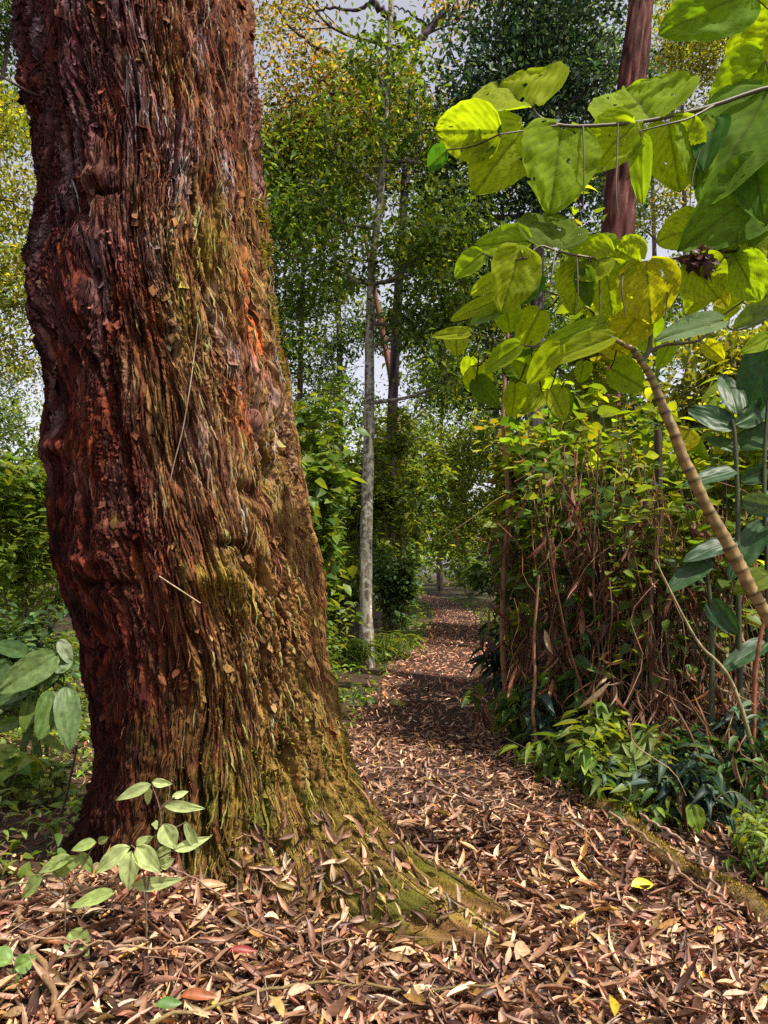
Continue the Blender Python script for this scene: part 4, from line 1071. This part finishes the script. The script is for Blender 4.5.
# leaning ringed stem
sp_ = [np.array([*gp(940, 3.4), -.05])] + [P(*q) for q in [(895, 820, 3.4), (830, 715, 3.35), (770, 620, 3.3), (735, 558, 3.3), (690, 472, 3.3), (660, 400, 3.3), (642, 362, 3.3), (626, 346, 3.28), (600, 332, 3.25)]]
sp_ = smooth_path(sp_, 260)
sp_ += np.stack([.012 * perlin(np.linspace(0, 22, 260), 1.5, .5), .01 * perlin(np.linspace(0, 20, 260), 5.5, .5), .012 * perlin(np.linspace(0, 22, 260), 9.5, .5)], -1)
d = np.r_[0, np.cumsum(np.linalg.norm(np.diff(sp_, axis=0), axis=1))]
ring = np.exp(-(((d / .055 + .5 * perlin(d * 6, 3.3, .1)) % 1.0 - .5) / .12) ** 2)
rad = np.interp(d / d[-1], [0, .45, .8, .9, 1], [.046, .030, .023, .016, .007]) * (1 + .16 * ring)
Vs, Qs, Cs = tube(sp_, rad * (1 + .12 * perlin(d * 7, .5, .5)), 14, (.24, .16, .055), .1, .03)
Cs *= np.repeat(1 - .8 * ring, 14)[:, None] * np.exp(.2 * perlin(Vs[:, 0] * 30, Vs[:, 1] * 30, Vs[:, 2] * 30))[:, None]
part('stem', (Vs, Qs, np.clip(Cs, .01, 1)), M_stem, bp, True)
part('stem', tube(smooth_path([np.array([*gp(950, 3.4), -.05])] + [P(*q) for q in [(905, 760, 3.35), (880, 500, 3.25), (860, 300, 3.2), (835, 150, 3.15), (800, 30, 3.1)]], 40), [.05, .02], 10, (.24, .18, .08), .1), M_stem, bp, True)
BR = [([(842, 190, 3.15), (790, 95, 3.15), (768, 88, 3.15), (715, 105, 3.15), (680, 114, 3.15), (640, 122, 3.15), (590, 126, 3.15), (560, 125, 3.15), (540, 117, 3.14), (533, 108, 3.12)], [.012, .010, .008, .004]),
      ([(560, 125, 3.15), (530, 130, 3.13), (500, 134, 3.1)], [.005, .003]),
      ([(715, 105, 3.15), (690, 118, 3.1), (668, 124, 3.08), (640, 131, 3.08)], [.006, .003]),
      ([(860, 300, 3.2), (800, 275, 3.2), (768, 262, 3.2), (740, 251, 3.2), (690, 256, 3.2), (640, 262, 3.2), (600, 259, 3.18), (560, 252, 3.16), (540, 246, 3.14), (527, 258, 3.12)], [.012, .009, .006, .004]),
      ([(740, 251, 3.2), (752, 275, 3.2), (768, 285, 3.25), (820, 310, 3.25)], [.006, .012]),
      ([(642, 362, 3.3), (650, 345, 3.3), (652, 300, 3.28), (655, 262, 3.22)], [.014, .005]),
      ([(648, 352, 3.3), (665, 345, 3.3), (700, 340, 3.28), (720, 318, 3.28), (745, 300, 3.26)], [.009, .004]),
      ([(720, 318, 3.28), (735, 330, 3.3), (768, 318, 3.3)], [.005, .003]),
      ([(612, 338, 3.27), (590, 310, 3.3), (560, 296, 3.3), (520, 285, 3.3)], [.006, .003]),
      ([(600, 332, 3.25), (560, 345, 3.3), (520, 345, 3.35), (470, 332, 3.35)], [.006, .003])]
for q, r_ in BR:
    part('branch', tube(smooth_path([P(*u) for u in q], 30), r_, 7, (.10, .085, .05), .1, .05), M_stem, bp, True)
YG, YG2, YL, DG, PG = (.31, .38, .02), (.25, .35, .02), (.40, .37, .02), (.05, .14, .025), (.22, .32, .17)
BL = [  # attach, tip, width px, dY of the tip, colour, roll, petiole start, holes
    ((533, 106), (497, 74), 92, .18, YG, .25, None, .12), ((497, 131), (432, 131), 52, .12, YG, -.35, None, .03), ((524, 127), (474, 191), 62, .05, YG, .2, None, .03),
    ((562, 128), (553, 208), 74, -.05, YG2, -.1, None, .10), ((636, 123), (586, 168), 58, .1, YG, .5, None, .03), ((652, 119), (625, 78), 96, .2, YG2, .1, None, .10),
    ((668, 122), (681, 190), 56, .05, YG, .1, None, .05), ((642, 138), (640, 204), 22, .06, YG2, .5, (640, 131, 3.08), .0), ((694, 118), (700, 182), 42, -.05, YG2, -.3, None, .04),
    ((500, 134), (470, 148), 30, .12, DG, .6, None, 0), ((446, 150), (425, 169), 20, .1, DG, .3, (500, 134, 3.1), 0), ((556, 150), (530, 165), 24, .1, DG, .3, None, 0),
    ((768, 92), (706, 195), 84, -.1, (.14, .25, .02), .3, None, .03), ((775, 175), (688, 246), 70, -.05, (.12, .22, .02), -.2, (800, 150, 3.15), .02), ((765, 60), (712, 135), 70, .1, YG2, -.4, (780, 92, 3.15), .02),
    ((750, -8), (664, 28), 62, .0, (.15, .26, .02), .1, (800, 30, 3.1), .05), ((790, 20), (725, 70), 66, .15, YG, .3, (800, 30, 3.1), .02), ((790, 215), (735, 180), 70, .1, (.10, .20, .02), .2, (800, 275, 3.2), .02),
    ((716, 118), (702, 165), 32, -.1, DG, .5, None, 0), ((748, 130), (765, 215), 60, -.15, (.10, .20, .02), .1, None, .03), ((770, 205), (722, 262), 42, -.05, (.13, .22, .02), .4, (768, 262, 3.2), 0),
    ((554, 247), (545, 207), 64, .14, (.12, .17, .02), .2, None, .12), ((528, 241), (473, 243), 32, .08, YG2, .3, (540, 246, 3.14), .02), ((520, 250), (504, 312), 48, .02, YG, -.2, (527, 258, 3.12), .03),
    ((482, 254), (453, 276), 24, .06, YG2, .4, (527, 258, 3.12), 0), ((500, 278), (469, 294), 18, .06, YG, .3, (520, 285, 3.3), 0), ((499, 300), (448, 318), 18, .08, YG, .4, (520, 285, 3.3), 0),
    ((503, 309), (467, 322), 20, .06, PG, .6, (520, 285, 3.3), 0), ((612, 256), (560, 268), 44, .1, YG, .3, None, .03), ((600, 258), (575, 236), 46, .15, YG2, .2, None, .03), ((640, 262), (608, 245), 38, .15, YG, -.3, None, .02),
    ((578, 262), (574, 314), 38, .04, YG, .2, (578, 256, 3.17), .02), ((584, 268), (588, 306), 20, .0, (.09, .16, .02), .5, (590, 258, 3.17), 0), ((605, 264), (615, 318), 44, .08, YG, -.1, (605, 260, 3.18), .03), ((646, 262), (652, 324), 54, .05, YL, .1, None, .06),
    ((640, 312), (612, 348), 40, .04, YL, .1, (652, 300, 3.28), .03), ((612, 337), (539, 362), 24, .08, YG, .45, None, 0), ((605, 322), (533, 347), 20, .1, YG2, .4, (600, 332, 3.25), 0), ((690, 262), (720, 300), 46, .05, YG, .2, None, .02),
    ((735, 256), (760, 302), 40, .02, YG2, .2, None, .02), ((742, 250), (776, 232), 36, .15, YG, .2, None, 0), ((722, 320), (655, 336), 26, .0, PG, .5, None, .02), ((470, 333), (429, 334), 14, .06, YG, .4, None, 0), ((456, 334), (457, 356), 22, .0, YG, .1, (470, 332, 3.35), 0),
    ((505, 300), (510, 335), 26, .1, YG2, .3, (520, 285, 3.3), 0), ((540, 310), (520, 350), 30, .1, YG, .2, (560, 296, 3.3), 0), ((700, 225), (655, 240), 40, .1, YG, .3, (690, 256, 3.2), 0), ((538, 275), (524, 303), 22, .0, DG, .4, (560, 252, 3.16), 0),
    ((560, 345), (525, 385), 24, .1, YG, .3, None, 0), ((520, 345), (480, 372), 22, .1, YG2, .4, None, 0), ((768, 575), (734, 592), 26, .02, (.16, .22, .04), .4, (790, 590, 3.3), .03), ((690, 430), (676, 452), 24, .02, YL, .1, (668, 415, 3.3), .05)]
for k in range(34):      # smaller leaves filling the band under the branches
    ax, ay = rng.uniform(470, 775), rng.uniform(255, 385)
    if ax < 560: ay = rng.uniform(330, 400)
    an = rng.uniform(-2.6, -.5); ln = rng.uniform(26, 50)
    BL.append(((ax, ay), (ax + ln * math.cos(an), ay - ln * math.sin(an) * .8), ln * rng.uniform(.45, .8), rng.uniform(-.1, .2), [YG, YG2, YL, (.10, .17, .02)][rng.integers(0, 4)], rng.uniform(-.6, .6), (ax + rng.uniform(-14, 14), ay - rng.uniform(8, 30), 3.4), 0))
for k, (at_, tp_, wd, dY, col, roll, pet, ho) in enumerate(BL):
    Ya = (pet[2] if pet else BY) + (rng.uniform(.0, .5) if k >= len(BL) - 34 else rng.normal(0, .015))
    mb = bigleaf(at_, tp_, Ya, Ya + dY, wd, 'heart', col, roll, ho, petiole=pet, nv=30 if wd > 35 else 18, nu=14 if wd > 35 else 8)
    part('leaf', mb, M_big, bp, True)
for q in [[(583, 126, 3.14), (584, 160, 3.12), (583, 212, 3.12)], [(618, 124, 3.14), (617, 160, 3.12), (616, 190, 3.1), (618, 215, 3.1)], [(598, 260, 3.17), (600, 300, 3.15), (599, 325, 3.15)], [(577, 258, 3.16), (578, 290, 3.14), (577, 310, 3.14)],
          [(555, 250, 3.15), (552, 275, 3.1), (547, 300, 3.1)], [(672, 258, 3.2), (668, 290, 3.15), (665, 318, 3.15)], [(625, 262, 3.2), (622, 290, 3.15), (626, 318, 3.15)], [(700, 150, 3.1), (692, 180, 3.1), (690, 205, 3.1)]]:
    part('petiole', tube(smooth_path([P(*u) for u in q], 12), [.004, .0026], 6, (.07, .06, .03), .1), M_stem, bp, True)
# dark crumpled dead leaf on the lower branch
c0 = P(703, 260, 3.14); n = 60
v = cloud(c0 + rng.normal(0, .018, (n, 3)) * [1.6, .8, .8], rng.normal(size=(n, 3)), rng.normal(size=(n, 3)), rng.uniform(.03, .07, n), rng.uniform(.02, .045, n), TO6, pal([(.05, .02, .025), (.08, .035, .03)], n), bend=rng.normal(.8, .5, n), twist=rng.normal(0, 1.2, n))
tag(part('dead_leaf', v, M_dry, origin=c0), 'dark crumpled dead leaf caught on the lower branch of the broad leaved shrub', 'leaf')

# seedlings in the left foreground
SY = 2.8
def seedling(label, base_px, stems, leaves, Y, col=(.40, .48, .19)):
    bx, by = gp(base_px, Y)
    root = thing('seedling', label, 'seedling', (bx, by, float(gh(bx, by))), 'seedlings in front of the big tree')
    for k, q in enumerate(stems):
        pts = [P(a, b, Y + dy) for a, b, dy in q]
        if k == 0: pts[0][2] = float(gh(pts[0][0], pts[0][1])) - .02
        part('stem', tube(smooth_path(pts, 18), [.0042, .002], 6, (.12, .08, .05), .1), M_stem, root, True)
    for a, b, w_, dy in leaves:
        b = (a[0] + (b[0] - a[0]) * 1.15, a[1] + (b[1] - a[1]) * 1.15); w_ *= 1.05
        mb = bigleaf(a, b, Y + dy, Y + dy + rng.uniform(-.03, .03), w_, 'ovate', np.array(col) * rng.uniform(.75, 1.25), rng.uniform(.1, .5), 0, 14, 6, droop=rng.uniform(.05, .25))
        part('leaf', mb, M_gloss, root, True)


seedling('seedling with pale pointed leaves standing in front of the dark foot of the big tree', 150,
         [[(146, 975, 0), (146, 900, 0), (143, 870, 0), (136, 850, 0), (131, 845, 0)], [(146, 900, 0), (152, 860, 0), (160, 835, 0), (160, 810, 0), (152, 785, 0)], [(160, 835, 0), (175, 828, 0), (186, 822, 0)], [(160, 810, 0), (166, 803, 0), (175, 797, 0)], [(152, 862, 0), (165, 855, 0), (174, 850, 0)]],
         [((151, 784), (119, 798), 11, 0), ((152, 782), (169, 784), 8, 0), ((150, 787), (146, 805), 7, 0), ((163, 804), (200, 809), 10, 0), ((172, 797), (187, 792), 6, 0), ((163, 824), (174, 847), 18, -.02), ((185, 821), (198, 852), 9, 0), ((174, 850), (206, 839), 10, 0),
          ((130, 847), (93, 869), 17, -.02), ((131, 851), (127, 888), 18, -.03), ((137, 846), (157, 870), 18, -.02), ((131, 886), (176, 882), 12, 0), ((156, 860), (170, 845), 12, .02), ((160, 866), (172, 860), 10, 0), ((158, 826), (153, 824), 8, 0), ((136, 845), (150, 838), 9, .02)], SY)
seedling('lower seedling with drooping pale leaves at the left edge of the big tree foot', 65,
         [[(65, 985, 0), (65, 940, 0), (65, 895, 0), (62, 877, 0)], [(65, 895, 0), (80, 870, 0), (92, 848, 0), (97, 842, 0)], [(65, 900, 0), (90, 888, 0), (118, 884, 0)], [(65, 940, 0), (70, 934, 0)], [(62, 880, 0), (50, 868, 0)]],
         [((96, 842), (73, 848), 11, 0), ((80, 852), (92, 872), 10, 0), ((72, 858), (38, 868), 14, 0), ((62, 860), (60, 880), 15, 0), ((43, 876), (22, 896), 15, 0), ((115, 892), (71, 903), 13, -.02), ((70, 931), (86, 953), 22, -.03), ((98, 842), (107, 838), 7, 0), ((66, 945), (55, 958), 14, 0), ((64, 865), (80, 858), 12, 0)], SY, (.29, .38, .11))
seedling('small soft leaved seedling in the bottom left corner', 8,
         [[(10, 1040, 0), (12, 1000, 0), (15, 965, 0)], [(12, 1000, 0), (25, 985, 0), (30, 985, 0)]],
         [((14, 968), (34, 958), 16, 0), ((12, 962), (-12, 950), 18, 0), ((28, 986), (42, 1000), 20, 0), ((18, 990), (-5, 1004), 24, 0), ((14, 1000), (36, 1018), 22, 0), ((10, 1005), (-15, 1022), 22, 0), ((20, 975), (4, 985), 18, 0)], 2.6, (.13, .22, .05))

# broad leaved plant left of the tree
lx, ly = gp(38, 6.0)
lp_ = thing('broad_leaved_plant', 'clump of long broad arching leaves left of the big tree foot', 'plant', (lx, ly, float(gh(lx, ly))))
LPL = [((58, 654), (-4, 692), 30, -.25, (.13, .20, .06)), ((66, 686), (70, 748), 24, -.2, (.12, .19, .07)), ((52, 690), (42, 738), 24, -.2, (.10, .17, .04)), ((30, 700), (24, 732), 14, -.1, (.12, .18, .03)), ((28, 655), (-10, 640), 18, .1, (.06, .12, .03)), ((30, 692), (-10, 702), 14, 0, (.08, .14, .04)),
       ((50, 668), (74, 660), 16, .1, (.10, .17, .06)), ((58, 640), (74, 664), 14, .1, (.34, .40, .28)), ((40, 735), (62, 748), 10, -.1, (.15, .21, .03)), ((20, 720), (-8, 730), 13, -.1, (.10, .17, .04)), ((16, 745), (2, 800), 15, -.2, (.19, .24, .03)), ((40, 680), (58, 676), 13, 0, (.08, .14, .04)), ((10, 660), (-20, 690), 18, -.1, (.07, .13, .04))]
for a, b, w_, dy, col in LPL:
    mb = bigleaf(a, b, 6.0, 6.0 + dy, w_, 'paddle', col, rng.uniform(-.3, .5), 0, 22, 10, droop=.15)
    A = P(a[0], a[1], 6.0)
    st = smooth_path([np.array([lx + rng.normal(0, .08), ly, float(gh(lx, ly)) - .02]), (A + [lx, ly, 0]) / 2 + [0, 0, .1], A], 10)
    mb.add(*tube(st, [.012, .007], 6, (.10, .15, .04)))
    part('leaf', mb, M_gloss, lp_, True)

# banana like plants at the right edge
bx, by = gp(742, 5.2)
bn = thing('ginger_plant', 'tall plant with dark upright stalks and broad dark green leaves at the right edge', 'plant', (bx, by, float(gh(bx, by))))
for q in [[(742, 780), (739, 640), (738, 520), (735, 440), (732, 420)], [(765, 780), (768, 600), (764, 480), (768, 400)], [(708, 770), (712, 640), (706, 560)], [(800, 780), (790, 560), (778, 420), (770, 340)]]:
    pts = [P(a, b, 5.2) for a, b in q]; pts[0][2] = float(gh(pts[0][0], pts[0][1])) - .03
    part('stalk', tube(smooth_path(pts, 20), [.022, .012], 8, (.05, .06, .025), .12), M_stem, bn, True)
for a, b, w_, dy, col, ro in [((770, 335), (752, 398), 44, .1, (.03, .09, .03), .2), ((735, 428), (702, 412), 30, .1, (.03, .08, .03), .3), ((738, 415), (728, 382), 30, .2, (.035, .08, .025), .3), ((735, 425), (768, 405), 26, .1, (.03, .08, .025), .4), ((738, 470), (700, 478), 22, -.1, (.03, .08, .03), .5),
                              ((740, 480), (772, 468), 22, 0, (.035, .09, .03), .5), ((742, 500), (776, 508), 28, -.15, (.07, .13, .08), .6), ((738, 540), (700, 552), 24, -.1, (.03, .07, .03), .4), ((712, 560), (680, 580), 26, -.1, (.035, .08, .03), .4), ((766, 520), (740, 560), 30, -.1, (.03, .08, .025), .2),
                              ((740, 450), (715, 440), 18, .1, (.06, .12, .03), .4), ((790, 430), (745, 440), 34, .1, (.04, .10, .03), .3), ((780, 300), (745, 320), 30, .2, (.12, .18, .03), .3), ((708, 600), (730, 625), 26, -.1, (.03, .08, .03), .3), ((770, 640), (735, 660), 24, -.1, (.035, .08, .03), .4)]:
    b = (a[0] + (b[0] - a[0]) * 1.4, a[1] + (b[1] - a[1]) * 1.4); w_ *= .85
    part('leaf', bigleaf(a, b, 5.2, 5.2 + dy, w_, 'paddle', col, ro, 0, 22, 10), M_gloss, bn, True)

# dried vine tangles
DRY = [(.15, .06, .032), (.22, .11, .055), (.09, .04, .025), (.27, .16, .09), (.18, .07, .035)]
def tangle(label, px, Y, h, sp, ns, nl):
    x, y = gp(px, Y); z = float(gh(x, y))
    root = thing('dead_vine_tangle', label, 'dead vines', (x, y, z), 'dried vines hanging right of the path')
    mb = MB(); nod = []
    for k in range(6):
        b = np.array([x + rng.normal(0, sp * .6), y + rng.normal(0, .3), z - .03]); e = b + [rng.normal(0, .25), rng.normal(0, .2), h * rng.uniform(.75, 1.05)]
        mb.add(*tube(smooth_path([b, (b + e) / 2 + rng.normal(0, .08, 3), e], 10), [.013, .006], 5, (.14, .07, .035), .1))
    for k in range(int(ns * 1.25)):
        x0 = x + rng.normal(0, sp); y0 = y + rng.normal(0, .3)
        zt = z + h * rng.uniform(.3, 1.02); zb = max(z + rng.uniform(0, .7), zt - h * rng.uniform(.2, .7))
        if zb > zt - .1: continue
        s = rng.normal(0, .2)
        if rng.random() < .3: s = rng.normal(0, .35); zb = max(z, zt - rng.uniform(.15, .7))
        pts = smooth_path([(x0, y0, zt), (x0 + s * .3 + rng.normal(0, .05), y0 + rng.normal(0, .05), zt * .7 + zb * .3), (x0 + s * .6 + rng.normal(0, .07), y0 + rng.normal(0, .06), zt * .35 + zb * .65), (x0 + s, y0 + rng.normal(0, .08), zb)], 9)
        mb.add(*tube(pts, [.004, .0022], 4, pal(DRY, 1, .3)[0], .1)); nod += [pts[3], pts[5], pts[7]]
    part('stems', mb, M_wood, root)
    nl = int(nl * 1.1)
    nod = np.array(nod); nod = nod[perlin(nod[:, 0] * 3, nod[:, 1] * 3, nod[:, 2] * 2.2) > -.02]; p = nod[rng.integers(0, len(nod), nl)] + rng.normal(0, .03, (nl, 3))
    D = rng.normal(0, .35, (nl, 3)) + [0, 0, -1.0]
    L = rng.uniform(.07, .30, nl)
    part('dead_leaves', cloud(p, D, rng.normal(size=(nl, 3)), L, L * rng.uniform(.05, .2, nl), TL5, pal(DRY, nl, .35), bend=rng.normal(0, .5, nl), twist=rng.normal(0, 1.5, nl)), M_dry, root)


tangle('dried brown vines hanging over the left end of the thicket beside the mottled sapling', 552, 6.7, 2.5, .22, 90, 420)
tangle('thick mat of dried red brown vines in the middle of the thicket', 590, 6.3, 2.6, .34, 140, 700)
tangle('dried vines hanging in long strips under the yellow leaf beside the ringed stem', 645, 5.9, 2.3, .28, 110, 520)
tangle('dried dark vines hanging behind the lower part of the ringed stem', 695, 6.1, 2.2, .32, 110, 480)
# dead stalks low at right
tangle('low red brown dead stalks standing above the lower right corner', 735, 5.3, .9, .4, 130, 300)
tangle('low yellowish dead stalks standing right of the path behind the rosette plant', 655, 5.6, .85, .32, 110, 200)

# saplings and thin stems right of the path
def sapling(label, pix, Y, r, col, group='thin stems right of the path'):
    pts = [P(a, b, Y) for a, b in pix]
    pts[0][2] = float(gh(pts[0][0], pts[0][1])) - .03
    o = part('sapling_stem', tube(smooth_path(pts, 40), r, 8, col, .15, .08), M_wood, origin=pts[0])
    tag(o, label, 'sapling', group)


sapling('mottled brown sapling stem rising straight from the right edge of the path', [(516, 745), (507, 700), (503, 640), (504, 580), (508, 500), (503, 420), (508, 330)], 6.9, [.036, .015], (.22, .12, .06))
sapling('thin crooked brown stem just right of the mottled sapling', [(541, 742), (533, 715), (535, 680), (534, 640), (539, 575)], 5.85, [.016, .010], (.24, .12, .07))
sapling('thin pale stalk standing in front of the dark glossy clump', [(622, 735), (622, 690), (619, 640), (617, 590), (612, 500)], 5.9, [.011, .008], (.36, .20, .10))
sapling('slender mossy branch slanting down to the right edge over the dead stalks', [(770, 705), (735, 690), (700, 645), (680, 610), (655, 560)], 4.9, [.014, .006], (.24, .20, .10))
sapling('dark upright dead stem between the dried vines and the ringed stem', [(662, 760), (660, 620), (660, 520), (658, 430)], 6.0, [.035, .03], (.05, .035, .02))
sapling('thin reddish stalk standing at the right edge below the ringed stem', [(752, 770), (754, 700), (760, 640), (770, 600)], 5.0, [.016, .012], (.22, .08, .04))
sapling('leafless dark twig leaning against the left side of the big tree foot', [(46, 855), (62, 810), (72, 770), (77, 745)], 4.3, [.010, .006], (.07, .05, .04))

# rosette, fern and single bright leaf near the log
rx_, ry_ = gp(642, 4.7)
rs = thing('rosette_plant', 'light green plant with upright narrow leaves standing behind the mossy log', 'plant', (rx_, ry_, float(gh(rx_, ry_))))
pts = [np.array([rx_, ry_, float(gh(rx_, ry_)) - .02]), P(640, 790, 4.7), P(633, 750, 4.7)]
part('stem', tube(smooth_path(pts, 10), [.007, .004], 6, (.16, .18, .05)), M_stem, rs, True)
for a, b, w_ in [((633, 755), (633, 738), 5), ((633, 765), (614, 752), 6), ((634, 765), (658, 752), 6), ((634, 775), (612, 772), 7), ((636, 775), (664, 762), 7), ((636, 785), (610, 790), 8), ((637, 785), (662, 782), 7), ((632, 758), (622, 742), 5), ((634, 760), (648, 742), 5), ((637, 790), (620, 806), 8)]:
    part('leaf', bigleaf(a, b, 4.7, 4.7 + rng.uniform(-.1, .1), w_ * 1.2, 'ovate', (.17, .23, .05), rng.uniform(.1, .6), 0, 12, 5), M_leaf, rs, True)
fx, fy = gp(706, 4.6)
fn = thing('fern_like_plant', 'grey green plant with paired drooping leaflets right of the mossy log', 'plant', (fx, fy, float(gh(fx, fy))))
mb = MB(); mc = MB()
for q in [[(706, 850), (712, 800), (700, 778), (668, 778)], [(706, 850), (716, 800), (735, 792), (752, 805)], [(706, 850), (705, 810), (690, 795), (672, 805)], [(706, 850), (722, 815), (745, 822)]]:
    pts = [P(a, b, 4.6) for a, b in q]; pts[0][2] = float(gh(fx, fy)) - .02
    pts = smooth_path(pts, 24); mb.add(*tube(pts, [.005, .002], 5, (.12, .11, .05)))
    T_ = unit(np.gradient(pts, axis=0))
    for i in range(7, 24, 2):
        for s in (-1, 1):
            D = unit(T_[i] * .5 + s * np.cross(T_[i], [0, -.5, 1]) + [0, 0, -.5])
            mc.add(*cloud(pts[i][None], D[None], np.array([[.1, -.4, 1.]]), .11 * rng.uniform(.7, 1.2), .032, TL5, pal(GREENS['blue'] + [(.12, .15, .09)], 1, .2), bend=.4))
part('stems', mb, M_stem, fn); part('leaflets', mc, M_gloss, fn)
bx, by = gp(698, 4.35)
bo = thing('young_plant', 'young plant with one large bright green oval leaf right of the mossy log', 'plant', (bx, by, float(gh(bx, by))))
part('leaf', bigleaf((691, 803), (700, 835), 4.4, 4.34, 19, 'ovate', (.20, .32, .04), .1, 0, 18, 8), M_leaf, bo, True)
part('stem', tube(smooth_path([np.array([bx, by, float(gh(bx, by)) - .02]), P(688, 830, 4.42), P(691, 803, 4.4)], 10), [.004, .003], 6, (.14, .17, .05)), M_stem, bo, True)
